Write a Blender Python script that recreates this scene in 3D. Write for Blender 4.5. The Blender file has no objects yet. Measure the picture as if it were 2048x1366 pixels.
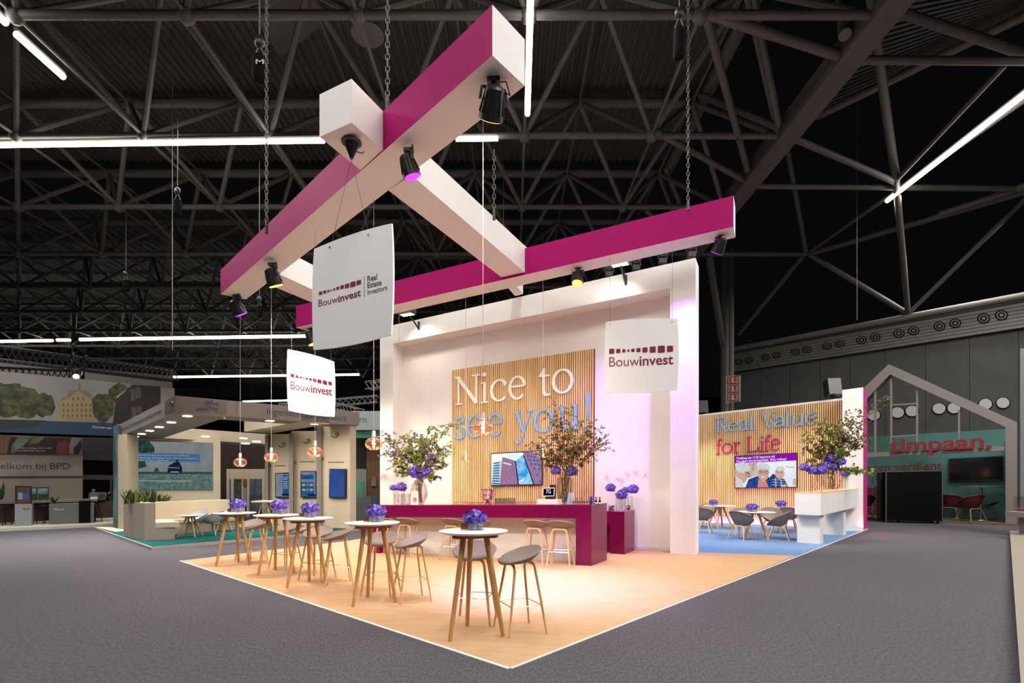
import bpy, math, random
from mathutils import Vector, Matrix
random.seed(7)
SC = bpy.context.scene
COL = SC.collection
# ------------------------------------------------------------------ camera, world, exposure
F, CX, HZ, EYE = 1050.0, 1024.0, 962.0, 1.55      # focal length / centre / horizon in 2048x1366 pixels
cam_d = bpy.data.cameras.new('camera'); cam = bpy.data.objects.new('camera', cam_d); COL.objects.link(cam)
cam.location = (0, 0, EYE); cam.rotation_euler = (math.pi/2, 0, 0)
cam_d.sensor_width = 36; cam_d.lens = 36*F/2048; cam_d.shift_y = (HZ-683)/2048
cam_d.clip_start = 0.05; cam_d.clip_end = 400
SC.camera = cam
SC.view_settings.view_transform = 'Standard'; SC.view_settings.look = 'None'
SC.view_settings.gamma = 1; SC.view_settings.use_curve_mapping = False
SC.view_settings.exposure = 0.0
SC.cycles.caustics_reflective = False; SC.cycles.caustics_refractive = False
SC.cycles.sample_clamp_indirect = 6
w = bpy.data.worlds.new('night_hall'); SC.world = w; w.use_nodes = True
w.node_tree.nodes['Background'].inputs[0].default_value = (0.8, 0.85, 1, 1)
w.node_tree.nodes['Background'].inputs[1].default_value = 0.0025

def srgb(h):
    h = h.lstrip('#')
    v = [int(h[i:i+2], 16)/255 for i in (0, 2, 4)]
    return tuple(c/12.92 if c <= .04045 else ((c+.055)/1.055)**2.4 for c in v)

def area(loc, sx, sy, power, color=(1, 1, 1), rot=(0, 0, 0), spread=math.pi):
    d = bpy.data.lights.new('hall_strip_and_fill', 'AREA'); d.shape = 'RECTANGLE'; d.size = sx; d.size_y = sy
    d.energy = power; d.color = color; d.spread = spread
    o = bpy.data.objects.new('hall_strip_and_fill', d); COL.objects.link(o); o.location = loc; o.rotation_euler = rot
    return o
HW = (1.0, 0.95, 0.9)
HALL = 740
# area lamps for the hall's strips, plus unseen ones added overhead for brightness
for (x, y, sx, sy) in ((-8, 15.6, 15, .25), (.4, 12.0, .25, 7), (-11.6, 9.5, .25, 9), (14, 12.5, .25, 14), (14.5, 10, .25, 12), (15, 7, .25, 12), (17, 12, .25, 12),
                       (-22, 38.4, 24, .25), (-3, 3.9, 14, .25), (8, -4, 14, .25), (-8, -4, 14, .25), (-18, 22, .25, 12), (20, 24, .25, 8)):   # x, y, size x, size y
    area((x, y, 11.75), sx, sy, HALL*(1.35 if y < 0 else 1), HW)

area((-10.5, 13.5, 11.75), 6, .25, 420, HW, spread=math.radians(60))      # added narrow lamp without a strip, pools light on the aisle floor
area((10, 3.5, 11.75), 10, .25, 950, HW)      # unseen lamp added at right front to brighten the right-facing beam sides

# ------------------------------------------------------------------ helpers: pixel of the photograph -> point in the hall
def ray(x, y): return Vector(((x-CX)/F, 1.0, -(y-HZ)/F))
def at(x, y, Y): r = ray(x, y)*Y; return Vector((r.x, r.y, r.z+EYE))
def onz(x, y, z): return at(x, y, (EYE-z)*F/(y-HZ))
def fl(x, y): return onz(x, y, 0.0)
class Pl:
    """vertical plane through two ground points"""
    def __init__(s, a, b):
        s.a = Vector((a[0], a[1], 0)); s.b = Vector((b[0], b[1], 0))
        s.d = (s.b-s.a).normalized(); s.n = Vector((s.d.y, -s.d.x, 0))
        if s.n.dot(-s.a) < 0: s.n = -s.n
    def hit(s, x, y):
        r = ray(x, y); Y = s.a.dot(s.n)/(r.x*s.n.x+r.y*s.n.y)
        return at(x, y, Y)
    def off(s, d): o = s.n*d; return Pl((s.a+o)[:2], (s.b+o)[:2])

# ------------------------------------------------------------------ mesh building
class MB:
    def __init__(s): s.v = []; s.f = []; s.m = []; s.cur = 0
    def mat(s, i): s.cur = i; return s
    def add(s, vs, fs):
        b = len(s.v); s.v += [tuple(p) for p in vs]
        for q in fs: s.f.append([b+i for i in q]); s.m.append(s.cur)
    def hexa(s, bot, top, mats=None):
        """bot, top: four points each, same order. mats: per side 4 + bottom + top"""
        b = len(s.v); s.v += [tuple(p) for p in bot]+[tuple(p) for p in top]
        fs = [[0, 1, 5, 4], [1, 2, 6, 5], [2, 3, 7, 6], [3, 0, 4, 7], [3, 2, 1, 0], [4, 5, 6, 7]]
        for k, q in enumerate(fs):
            s.f.append([b+i for i in q]); s.m.append(mats[k] if mats else s.cur)
        return s
    def box(s, c, d, rz=0, mats=None):
        hx, hy, hz = d[0]/2, d[1]/2, d[2]/2; cs, sn = math.cos(rz), math.sin(rz)
        P = lambda x, y, z: (c[0]+x*cs-y*sn, c[1]+x*sn+y*cs, c[2]+z)
        q = [(-hx, -hy), (hx, -hy), (hx, hy), (-hx, hy)]
        return s.hexa([P(x, y, -hz) for x, y in q], [P(x, y, hz) for x, y in q], mats)
    def prism(s, poly, z0, z1):
        n = len(poly); b = len(s.v)
        Z = lambda z, i: z[i] if isinstance(z, (list, tuple)) else z
        s.v += [(p[0], p[1], Z(z0, i)) for i, p in enumerate(poly)]+[(p[0], p[1], Z(z1, i)) for i, p in enumerate(poly)]
        fs = [[i, (i+1) % n, n+(i+1) % n, n+i] for i in range(n)]+[list(range(n))[::-1], list(range(n, 2*n))]
        for q in fs: s.f.append([b+i for i in q]); s.m.append(s.cur)
        return s
    def slab(s, pts, nrm, t):
        """flat polygon pts extruded by t along -nrm (nrm faces the viewer)"""
        n = len(pts); o = Vector(nrm)*t
        s.add([Vector(p) for p in pts]+[Vector(p)-o for p in pts],
              [list(range(n)), list(range(n, 2*n))[::-1]]+[[i, n+i, n+(i+1) % n, (i+1) % n] for i in range(n)])
        return s
    def tube(s, p0, p1, r0, r1=None, n=10, cap=True):
        return s.path([p0, p1], [r0, r0 if r1 is None else r1], n, cap)
    def path(s, pts, r, n=8, cap=True, sq=(1, 1)):
        pts = [Vector(p) for p in pts]; N = len(pts); b = len(s.v)
        if not isinstance(r, (list, tuple)): r = [r]*N
        prev = None
        for i, p in enumerate(pts):
            t = (pts[min(i+1, N-1)]-pts[max(i-1, 0)]).normalized()
            if prev is None:
                u = t.cross(Vector((0, 0, 1))) if abs(t.z) < .95 else t.cross(Vector((0, 1, 0)))
            else: u = prev-t*prev.dot(t)
            u.normalize(); prev = u; v = t.cross(u)
            for k in range(n):
                a = 2*math.pi*k/n
                s.v.append(tuple(p+u*math.cos(a)*r[i]*sq[0]+v*math.sin(a)*r[i]*sq[1]))
        for i in range(N-1):
            for k in range(n):
                k2 = (k+1) % n
                s.f.append([b+i*n+k, b+i*n+k2, b+(i+1)*n+k2, b+(i+1)*n+k]); s.m.append(s.cur)
        if cap:
            s.f.append([b+k for k in range(n)][::-1]); s.m.append(s.cur)
            s.f.append([b+(N-1)*n+k for k in range(n)]); s.m.append(s.cur)
        return s
    def lathe(s, prof, c=(0, 0, 0), n=24, cap=True):
        b = len(s.v); N = len(prof)
        for (r, z) in prof:
            for k in range(n):
                a = 2*math.pi*k/n; s.v.append((c[0]+r*math.cos(a), c[1]+r*math.sin(a), c[2]+z))
        for i in range(N-1):
            for k in range(n):
                k2 = (k+1) % n
                s.f.append([b+i*n+k, b+i*n+k2, b+(i+1)*n+k2, b+(i+1)*n+k]); s.m.append(s.cur)
        if cap:
            s.f.append([b+k for k in range(n)][::-1]); s.m.append(s.cur)
            s.f.append([b+(N-1)*n+k for k in range(n)]); s.m.append(s.cur)
        return s
    def ball(s, c, r, n=12, m=8):
        if not isinstance(r, (list, tuple)): r = (r, r, r)
        b = len(s.v)
        for i in range(m+1):
            ph = -math.pi/2+math.pi*i/m
            for k in range(n):
                a = 2*math.pi*k/n
                s.v.append((c[0]+r[0]*math.cos(ph)*math.cos(a), c[1]+r[1]*math.cos(ph)*math.sin(a), c[2]+r[2]*math.sin(ph)))
        for i in range(m):
            for k in range(n):
                k2 = (k+1) % n
                s.f.append([b+i*n+k, b+i*n+k2, b+(i+1)*n+k2, b+(i+1)*n+k]); s.m.append(s.cur)
        return s
    def build(s, name, mats, parent=None, smooth=False, world=True):
        me = bpy.data.meshes.new(name)
        o = Vector(OFF.get(parent, (0, 0, 0))) if (parent is not None and world) else Vector((0, 0, 0))
        me.from_pydata([(x-o.x, y-o.y, z-o.z) for x, y, z in s.v], [], s.f)
        if not isinstance(mats, (list, tuple)): mats = [mats]
        for m in mats: me.materials.append(m)
        me.polygons.foreach_set('material_index', s.m)
        if smooth:
            me.polygons.foreach_set('use_smooth', [True]*len(s.f)); me.update()
            try: me.set_sharp_from_angle(angle=math.radians(40))
            except Exception: pass
        me.update()
        return link(name, me, parent)
OFF = {}
def link(name, me, parent=None):
    ob = bpy.data.objects.new(name, me); COL.objects.link(ob)
    if parent is not None:
        ob.parent = parent; OFF[ob] = OFF.get(parent, (0, 0, 0))
    else: OFF[ob] = (0, 0, 0)
    return ob
def thing(name, label, cat, loc=(0, 0, 0), rz=0, group=None, scale=None):
    o = bpy.data.objects.new(name, None); COL.objects.link(o); o.empty_display_size = .1
    o.location = loc; o.rotation_euler = (0, 0, rz)
    if scale: o.scale = scale
    OFF[o] = tuple(loc)
    return tag(o, label, cat, group)
def tag(o, label, cat, group=None, kind=None):
    o['label'] = label; o['category'] = cat
    if group: o['group'] = group
    if kind: o['kind'] = kind
    return o
def structure(o, label=None):
    o['kind'] = 'structure'
    if label: o['label'] = label
    return o
def kids(o): return [c for c in COL.objects if c.parent is o] if o not in KIDS else KIDS[o]
KIDS = {}
def copy_tree(o, parent=None):
    c = o.copy(); COL.objects.link(c)
    if parent is not None: c.parent = parent
    for ch in list(o.children): copy_tree(ch, c)
    return c
def place(proto, first, loc, rz, label, group=None, scale=None):
    o = proto if first else copy_tree(proto)
    o.location = loc; o.rotation_euler = (0, 0, rz); o['label'] = label
    if group: o['group'] = group
    if scale: o.scale = scale
    return o

# ------------------------------------------------------------------ materials
def mat(name, col, rough=.5, metal=0, spec=.5, noise=None, emit=None, bump=None, coat=0):
    """noise: (scale, amount, colour2) ; bump: (scale, strength)"""
    m = bpy.data.materials.new(name); m.use_nodes = True
    nt = m.node_tree; N = nt.nodes; L = nt.links; b = N['Principled BSDF']
    c = srgb(col) if isinstance(col, str) else col
    b.inputs['Base Color'].default_value = (*c, 1); b.inputs['Roughness'].default_value = rough
    b.inputs['Metallic'].default_value = metal; b.inputs['Specular IOR Level'].default_value = spec
    if coat: b.inputs['Coat Weight'].default_value = coat; b.inputs['Coat Roughness'].default_value = .08
    tc = N.new('ShaderNodeTexCoord')
    sc, amt, c2 = noise if noise else (9.0, .06, tuple(x*.9 for x in c))
    c2 = srgb(c2) if isinstance(c2, str) else c2
    nz = N.new('ShaderNodeTexNoise'); nz.inputs['Scale'].default_value = sc if not isinstance(sc, tuple) else 1
    nz.inputs['Detail'].default_value = 5
    if isinstance(sc, tuple):
        mp = N.new('ShaderNodeMapping'); mp.inputs['Scale'].default_value = sc
        L.new(tc.outputs['Object'], mp.inputs[0]); L.new(mp.outputs[0], nz.inputs['Vector'])
    else: L.new(tc.outputs['Object'], nz.inputs['Vector'])
    rp = N.new('ShaderNodeValToRGB'); rp.color_ramp.elements[0].position = .35; rp.color_ramp.elements[1].position = .65
    rp.color_ramp.elements[0].color = (*c, 1)
    rp.color_ramp.elements[1].color = (*[a+(q-a)*amt for a, q in zip(c, c2)], 1) if noise is None else (*c2, 1)
    L.new(nz.outputs[0], rp.inputs[0]); L.new(rp.outputs[0], b.inputs['Base Color'])
    if bump:
        nb = N.new('ShaderNodeTexNoise'); nb.inputs['Scale'].default_value = bump[0]; nb.inputs['Detail'].default_value = 3
        L.new(tc.outputs['Object'], nb.inputs['Vector'])
        bp = N.new('ShaderNodeBump'); bp.inputs['Strength'].default_value = bump[1]; bp.inputs['Distance'].default_value = .01
        L.new(nb.outputs[0], bp.inputs['Height']); L.new(bp.outputs[0], b.inputs['Normal'])
    if emit:
        ec = srgb(emit[0]) if isinstance(emit[0], str) else emit[0]
        b.inputs['Emission Color'].default_value = (*ec, 1); b.inputs['Emission Strength'].default_value = emit[1]
    return m
def emi(name, col, strength=1.0, col2=None, scale=8.0):
    m = bpy.data.materials.new(name); m.use_nodes = True; nt = m.node_tree; N = nt.nodes; L = nt.links
    N.remove(N['Principled BSDF']); e = N.new('ShaderNodeEmission'); e.inputs[1].default_value = strength
    c = srgb(col) if isinstance(col, str) else col
    e.inputs[0].default_value = (*c, 1)
    if col2:
        c2 = srgb(col2); tc = N.new('ShaderNodeTexCoord'); nz = N.new('ShaderNodeTexNoise'); nz.inputs['Scale'].default_value = scale
        nz.inputs['Detail'].default_value = 4
        rp = N.new('ShaderNodeValToRGB'); rp.color_ramp.elements[0].color = (*c, 1); rp.color_ramp.elements[1].color = (*c2, 1)
        rp.color_ramp.elements[0].position = .4; rp.color_ramp.elements[1].position = .6
        L.new(tc.outputs['Object'], nz.inputs['Vector']); L.new(nz.outputs[0], rp.inputs[0]); L.new(rp.outputs[0], e.inputs[0])
    L.new(e.outputs[0], N['Material Output'].inputs[0])
    return m
def glassy(name, tint=(1, 1, 1), gloss=.12, rough=.03, glow=None):
    m = bpy.data.materials.new(name); m.use_nodes = True; nt = m.node_tree; N = nt.nodes; L = nt.links
    N.remove(N['Principled BSDF'])
    t = N.new('ShaderNodeBsdfTransparent'); t.inputs[0].default_value = (*tint, 1)
    g = N.new('ShaderNodeBsdfGlossy'); g.inputs['Roughness'].default_value = rough
    lw = N.new('ShaderNodeLayerWeight'); lw.inputs[0].default_value = .35
    ma = N.new('ShaderNodeMath'); ma.operation = 'MULTIPLY_ADD'; ma.inputs[1].default_value = .38; ma.inputs[2].default_value = gloss*.5
    mx = N.new('ShaderNodeMixShader'); L.new(lw.outputs['Fresnel'], ma.inputs[0]); L.new(ma.outputs[0], mx.inputs[0])
    L.new(t.outputs[0], mx.inputs[1]); L.new(g.outputs[0], mx.inputs[2])
    if glow:      # glass of a burning lamp
        e = N.new('ShaderNodeEmission'); e.inputs[0].default_value = (*glow[0], 1); e.inputs[1].default_value = glow[1]
        ad = N.new('ShaderNodeAddShader'); L.new(mx.outputs[0], ad.inputs[0]); L.new(e.outputs[0], ad.inputs[1]); L.new(ad.outputs[0], N['Material Output'].inputs[0])
    else: L.new(mx.outputs[0], N['Material Output'].inputs[0])
    return m
white = mat('white_paint', (.80, .78, .76), .55, noise=((2.2, 2.2, 2.2), 1, (.76, .745, .725)))
wallw = mat('white_wall', (.87, .855, .83), .6, noise=(1.2, 1, (.84, .825, .80)))
magenta = mat('magenta_laminate', (.165, .0001, .055), .28, spec=.32, coat=.12)
magbeam = mat('magenta_beam', (.36, .006, .128), .5, spec=.08)
gloss_top = mat('glossy_counter_top', (.32, .03, .13), .08, spec=.6, coat=.6)
oak = mat('oak_wood', '#d6a76e', .45, noise=((30, 30, 2.5), 1, '#c08e55'))
oak2 = mat('pale_oak', '#dfba8a', .45, noise=((30, 30, 2.5), 1, '#cfa36c'))
pine = mat('pine_slat', '#f0d09c', .55, noise=((6, 6, .7), 1, '#ddb479'))
slatback = mat('slat_backing', '#4a3420', .8)
felt = mat('grey_brown_felt', '#978a84', .95, spec=.1, noise=(140, 1, '#7d706a'), bump=(160, .5))
felt2 = mat('taupe_felt', '#94877f', .95, spec=.1, noise=(140, 1, '#7b6f68'), bump=(160, .5))
steel = mat('brushed_steel', (.62, .61, .6), .25, 1)
black = mat('black_plastic', (.012, .012, .013), .4)
blackm = mat('matt_black', (.004, .004, .0045), .8, spec=.08)
truss_m = mat('grey_steel_paint', (.13, .12, .104), .6, noise=(1.5, 1, (.11, .10, .088)))
deck_m = mat('corrugated_deck', (.085, .075, .060), .7, noise=(.6, 1, (.068, .06, .048)))
carpet_y = mat('yellow_carpet_pile', (.52, .335, .19), .95, spec=.05, noise=((2.5, 9, 3), 1, (.48, .30, .165)), bump=(260, .35))
carpet_b = mat('blue_carpet_pile', '#6f8db3', .95, spec=.05, noise=((3, 14, 3), 1, '#6583aa'), bump=(260, .35))
carpet_g = mat('grey_carpet_pile', (.112, .105, .117), .95, spec=.05, noise=((55, 22, 30), 1, (.071, .066, .076)), bump=(220, .5))
teal_c = mat('teal_carpet_pile', '#1b5653', .95, spec=.05, noise=(60, 1, '#164846'))
benchg = mat('bench_beige_grey', '#a0968a', .6)
cordm = mat('pale_cord', '#b9aa96', .7)
concrete = mat('grey_concrete', (.066, .066, .061), .85, noise=(1.1, 1, (.054, .054, .05)), bump=(14, .3))
ventband = mat('grey_slat_cladding', (.115, .108, .098), .6)
standw = mat('stand_pale_panel', '#cabba2', .6, noise=(1.5, 1, '#c4b49a'))
standg = mat('stand_grey_panel', '#7c7671', .6)
glass = glassy('clear_glass', (.97, .98, .98), .06)
smoke = glassy('smoky_glass', (.88, .86, .84), .08)
copper = glassy('copper_glass', (.95, .74, .62), .2, glow=((1, .42, .24), .10))
def smooth_all(): pass
leafA = mat('olive_leaf', '#7f8b3e', .6, noise=(14, 1, '#8f9a55'))
leafB = mat('dull_purple_leaf', '#7a6c70', .6, noise=(14, 1, '#8a7a88'))
leafC = mat('brown_green_leaf', '#857a42', .6, noise=(14, 1, '#6e5c3e'))
stemm = mat('green_brown_stem', '#6e6238', .7)
hydr = [mat('violet_petal', '#5b40b4', .6, noise=(60, 1, '#6f55c4')), mat('light_violet_petal', '#8873d8', .6, noise=(60, 1, '#7560c8')), mat('dark_violet_petal', '#33207a', .7)]
drym = mat('pink_dried_grass', '#c99a90', .8)
ink = mat('burgundy_print', (.18, .004, .035), .5)
inkD = mat('dark_grey_print', (.05, .045, .045), .5)
letterW = mat('white_letter', (.92, .91, .88), .5)
letterB = mat('blue_letter', '#7fb0e0', .5)
letterM = mat('magenta_letter', '#b01e58', .5)
panelw = mat('sign_board_white', (.87, .87, .88), .4)
# ------------------------------------------------------------------ lettering
_glyph = {}
SER = lambda s: ''.join(chr(0x1D400+ord(c)-65) if 'A' <= c <= 'Z' else chr(0x1D41A+ord(c)-97) if 'a' <= c <= 'z' else c for c in s)
def glyphs(s, offset=0.0, serif=False, shear=0):
    k = (s, offset, serif)
    if k in _glyph: return _glyph[k]
    cu = bpy.data.curves.new('lettering', 'FONT'); cu.body = SER(s) if serif else s
    cu.offset = offset; cu.extrude = .5; cu.resolution_u = 4
    o = bpy.data.objects.new('lettering', cu); COL.objects.link(o)
    dg = bpy.context.evaluated_depsgraph_get(); dg.update()
    me = bpy.data.meshes.new_from_object(o.evaluated_get(dg))
    vs = [v.co.copy() for v in me.vertices]; fs = [list(p.vertices) for p in me.polygons]
    bpy.data.objects.remove(o); bpy.data.curves.remove(cu); bpy.data.meshes.remove(me)
    _glyph[k] = (vs, fs); return _glyph[k]
def text(mb, s, pl, pL, pR, hpx=None, off=0.004, depth=0.004, offset=0.0, serif=False, full=None):
    """lettering on plane pl from baseline pixel pL to pR; hpx = pixel height of the lettering's box (else natural)"""
    vs, fs = glyphs(s, offset, serif)
    x0 = min(v.x for v in vs); x1 = max(v.x for v in vs); y0 = min(v.y for v in vs); y1 = max(v.y for v in vs)
    p2 = pl.off(off); A = p2.hit(*pL); B = p2.hit(*pR)
    u = (B-A)/(x1-x0); k = u.length
    if hpx: k = hpx*A.y/F/((y1-y0) if full is None else full)
    up = Vector((0, 0, k))
    mb.add([A+u*(v.x-x0)+up*v.y+p2.n*depth*(v.z) for v in vs], fs)
    return mb
def flat(mb, pl, px, d=.002, i=0):
    p2 = pl.off(d); mb.mat(i); mb.add([p2.hit(x, y) for x, y in px], [list(range(len(px)))])
def ell(cx, cy, rx, ry, n=18, a0=0, a1=360):
    return [(cx+rx*math.cos(math.radians(a0+(a1-a0)*k/(n if a1-a0 == 360 else n-1))), cy+ry*math.sin(math.radians(a0+(a1-a0)*k/(n if a1-a0 == 360 else n-1)))) for k in range(n)]

# hand-drawn serif letters: strokes (points, curved?, width factor); vertical strokes thick, horizontal thin
def _cat(P, n=6):
    out = []; Q = [P[0]]+list(P)+[P[-1]]
    for i in range(1, len(Q)-2):
        p0, p1, p2, p3 = Q[i-1:i+3]
        for k in range(n):
            t = k/n; out.append(tuple(.5*((2*b)+(-a+c)*t+(2*a-5*b+4*c-d)*t*t+(-a+3*b-3*c+d)*t**3) for a, b, c, d in zip(p0, p1, p2, p3)))
    return out+[P[-1]]
def _arc(cx, cy, rx, ry, a0, a1, n=28): return [(cx+rx*math.cos(math.radians(a0+(a1-a0)*k/n)), cy+ry*math.sin(math.radians(a0+(a1-a0)*k/n))) for k in range(n+1)]
def _bar(x0, x1, y, w=7): return ([(x0, y), (x1, y)], w)
def _dot(x, y, r): return ('dot', x, y, r)
SERIF = {
 'N': [([(20, 0), (20, 138)], 9), ([(16, 138), (114, 0)], 17), ([(112, 0), (112, 140)], 9), _bar(2, 38, 3.5), _bar(0, 30, 136.5), _bar(92, 132, 136.5)],
 'i': [([(21, 0), (21, 95)], 14), _bar(3, 39, 3.5), _bar(4, 24, 92), _dot(20, 130, 10)],
 'c': [(_arc(48, 48, 41, 45, 48, 318), None), _dot(77, 76, 9)],
 'e': [(_arc(48, 48, 41, 45, 8, 318), None), _bar(12, 86, 54, 8)],
 't': [(_cat([(26, 124), (26, 60), (27, 22), (36, 6), (56, 9)]), None), _bar(4, 56, 92, 8), ([(8, 92), (27, 118)], 8)],
 'o': [(_arc(49, 48, 42, 45, 0, 360, 40), None)],
 's': [(_cat([(68, 74), (58, 90), (40, 94), (21, 88), (14, 73), (22, 58), (44, 48), (64, 38), (70, 22), (60, 6), (38, 1), (18, 7), (9, 25)]), None), _bar(64, 72, 80, 18), _bar(5, 13, 16, 18)],
 'y': [([(16, 94), (52, 6)], 14), (_cat([(90, 94), (62, 24), (48, -14), (36, -36), (20, -40)]), 8), _dot(19, -35, 9), _bar(2, 34, 92.5), _bar(74, 106, 92.5)],
 'u': [(_cat([(20, 94), (20, 40), (26, 12), (44, 2), (66, 12), (80, 30)]), None), ([(82, 94), (82, 0)], 13), _bar(4, 22, 92), _bar(66, 84, 92), _bar(80, 100, 3.5)],
 '!': [('taper', [(12, 145, 20), (12, 42, 7)]), _dot(12, 9, 11)],
 'R': [([(24, 0), (24, 140)], 14), (_cat([(24, 136), (58, 136), (84, 124), (88, 103), (80, 80), (56, 70), (24, 70)]), None), ([(54, 70), (98, 2)], 16), _bar(4, 44, 3.5), _bar(4, 26, 136.5), _bar(92, 116, 3.5)],
 'a': [(_cat([(15, 72), (22, 88), (42, 94), (61, 88), (67, 68), (67, 20), (74, 5), (88, 6)]), None), (_cat([(67, 56), (40, 50), (16, 38), (11, 20), (22, 4), (44, 3), (67, 22)]), None), _dot(18, 74, 8)],
 'l': [([(21, 0), (21, 148)], 14), _bar(3, 39, 3.5), _bar(5, 22, 144)],
 'V': [([(14, 138), (66, 0)], 16), ([(116, 138), (64, 0)], 8), _bar(0, 36, 136.5), _bar(98, 132, 136.5)],
 'f': [(_cat([(26, 0), (26, 104), (30, 128), (44, 142), (60, 140)]), None), _bar(6, 54, 92, 8), _bar(6, 46, 3.5), _dot(62, 134, 9)],
 'r': [([(21, 0), (21, 94)], 14), (_cat([(22, 62), (32, 84), (50, 92)]), 10), _dot(56, 84, 9), _bar(3, 42, 3.5), _bar(4, 22, 91)],
 'L': [([(24, 0), (24, 140)], 14), _bar(4, 98, 4, 8), ([(98, 2), (103, 36)], 9), _bar(4, 46, 136.5)]}
def serif_glyph(ch):
    """list of closed 2-D rings pieces: each a (left points, right points) ribbon"""
    out = []
    for st in SERIF[ch]:
        if st[0] == 'dot':
            _, x, y, r = st; p = [(x+r*math.cos(k*.3927), y+r*math.sin(k*.3927)) for k in range(16)]
            out.append(([p[k] for k in range(0, 9)], [p[(16-k) % 16] for k in range(0, 9)])); continue
        pts, w = (([q[:2] for q in st[1]], [q[2] for q in st[1]]) if st[0] == 'taper' else st)
        L, R_ = [], []
        for i, p in enumerate(pts):
            a, c = pts[max(0, i-1)], pts[min(len(pts)-1, i+1)]
            dx, dy = c[0]-a[0], c[1]-a[1]; l = math.hypot(dx, dy) or 1; dx /= l; dy /= l
            ww = w[i] if isinstance(w, list) else (7.5+7.5*abs(dy)**1.3 if w is None else w)
            L.append((p[0]-dy*ww/2, p[1]+dx*ww/2)); R_.append((p[0]+dy*ww/2, p[1]-dx*ww/2))
        out.append((L, R_))
    return out
def serif_letter(mb, ch, pl, x0, x1, yb, slope, h, off, depth):
    """letter box from pixel (x0, yb) to x1 wide and h high, raised off..off+depth from plane pl"""
    g = serif_glyph(ch); X = [p[0] for L, R_ in g for p in L+R_]; Y = [p[1] for L, R_ in g for p in L+R_]
    a, c, y0, y1 = min(X), max(X), min(Y), max(Y)
    A = pl.hit(x0, yb); B = pl.hit(x1, yb+slope*(x1-x0)); H = h*A.y/F
    T = lambda p, z: A+(B-A)*((p[0]-a)/(c-a))+Vector((0, 0, H*(p[1]-y0)/(y1-y0)))+pl.n*z
    for q, (L, R_) in enumerate(g):
        n = len(L); f = off+depth+q*.0006; v = [T(p, f) for p in L]+[T(p, f) for p in R_]+[T(p, off) for p in L]+[T(p, off) for p in R_]
        fs = []
        for i in range(n-1): fs += [[i, n+i, n+i+1, i+1], [i, i+1, 2*n+i+1, 2*n+i], [n+i+1, n+i, 3*n+i, 3*n+i+1]]
        fs += [[0, 2*n, 3*n, n], [n-1, 2*n-1, 4*n-1, 3*n-1]]
        mb.add(v, fs)

# ------------------------------------------------------------------ floor, roof, hall shell
b = MB(); b.add([(-70, -14, 0), (60, -14, 0), (60, 90, 0), (-70, 90, 0)], [[0, 1, 2, 3]])
structure(b.build('floor', carpet_g), 'dark grey carpet floor of the exhibition hall')
def deck(x0, x1, y0, y1, z, poly=None, pitch=.26):
    b = MB(); x = x0
    while x < x1:
        p = pitch
        for (a, c, za, zc) in ((0, .4, 0, 0), (.4, .5, 0, .07), (.5, .9, .07, .07), (.9, 1, .07, 0)):
            b.add([(x+a*p, y0, z+za), (x+c*p, y0, z+zc), (x+c*p, y1, z+zc), (x+a*p, y1, z+za)], [[0, 1, 2, 3]])
        x += p
    # purlins under the deck
    for k in range(int((y1-y0)/1.95)+1):
        pass
    return b
structure(deck(-34, 6.4, 4, 22.0, 14.95).build('ceiling', deck_m), 'dark corrugated roof deck above the steel trusses')
structure(deck(-52, -.5, 25.6, 76, 14.95, pitch=.5).build('ceiling', deck_m), 'dark corrugated roof deck further down the hall')
bb = MB()
P = [onz(1815, -60, 14.95), onz(2150, -60, 14.95), onz(2150, -2, 14.95), onz(1640, 232, 14.95)]
A, B_, C_, D_ = P
n = 46
for i in range(n):
    t0, t1 = i/n, (i+.55)/n
    q = lambda t, e: (A.lerp(D_, t) if e == 0 else B_.lerp(C_, t))
    dz = Vector((0, 0, .07 if i % 2 else 0))
    bb.add([q(i/n, 0)+dz, q((i+1)/n, 0)+dz, q((i+1)/n, 1)+dz, q(i/n, 1)+dz], [[0, 1, 2, 3]])
structure(bb.build('ceiling', deck_m), 'corrugated roof deck over the right side of the hall')
b = MB(); b.box((-10, 84, 7), (130, .4, 16)); structure(b.build('wall_back', blackm), 'black far end of the hall')
b = MB(); b.box((-66, 35, 7), (.4, 100, 16)); structure(b.build('wall_left', blackm), 'black left side of the hall')

# steel space frame
DX, X0g, DY, Y0g, ZB, ZT = 3.845, .38, 4.12, 11.77, 12.0, 14.48
tr = structure(thing('ceiling_truss', 'grey tubular steel space frame under the hall roof', 'roof truss'))
nb = lambda k, j: Vector((X0g+DX*k, Y0g+DY*j, ZB))
ntp = lambda k, j: Vector((X0g+DX*(k+.5), Y0g+DY*(j+.5), ZT))
def vis(p):
    if p.y < 2: return False
    x = CX+F*p.x/p.y; y = HZ-F*(p.z-EYE)/p.y
    return -150 < x < 2200 and -150 < y < 900
diag = []; chords = []; nodes = []
JR = range(-2, 10)
def kr(j):
    Yr = Y0g+DY*j; k0 = int((-1.15*max(Yr, 8)-X0g)/DX)-1
    return range(k0, 2 if j < 8 else 1)
for j in JR:
    ks = list(kr(j)); a, e = nb(ks[0], j), nb(2, j)
    if j >= 0: chords.append(('bottom_chord', a, e, .1))
    a, e = ntp(ks[0], j), ntp(1, j)
    chords.append(('top_chord', a, e, .165 if j in (0, 1, 2, 3, 4) else .12))
    for k in ks:
        T = ntp(k, j)
        for (dk, dj) in ((0, 0), (1, 0), (0, 1), (1, 1)):
            Bn = nb(k+dk, j+dj)
            if vis(T) or vis(Bn): diag.append((T, Bn))
        if vis(nb(k, j)): nodes.append(nb(k, j))
        if vis(T): nodes.append(T)
for k in range(-14, 3):
    jf = -1; chords.append(('long_chord', nb(k, -2), nb(k, 9), .045))
    if k < 2: chords.append(('long_chord', ntp(k, -2), ntp(k, 9), .05))
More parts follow.
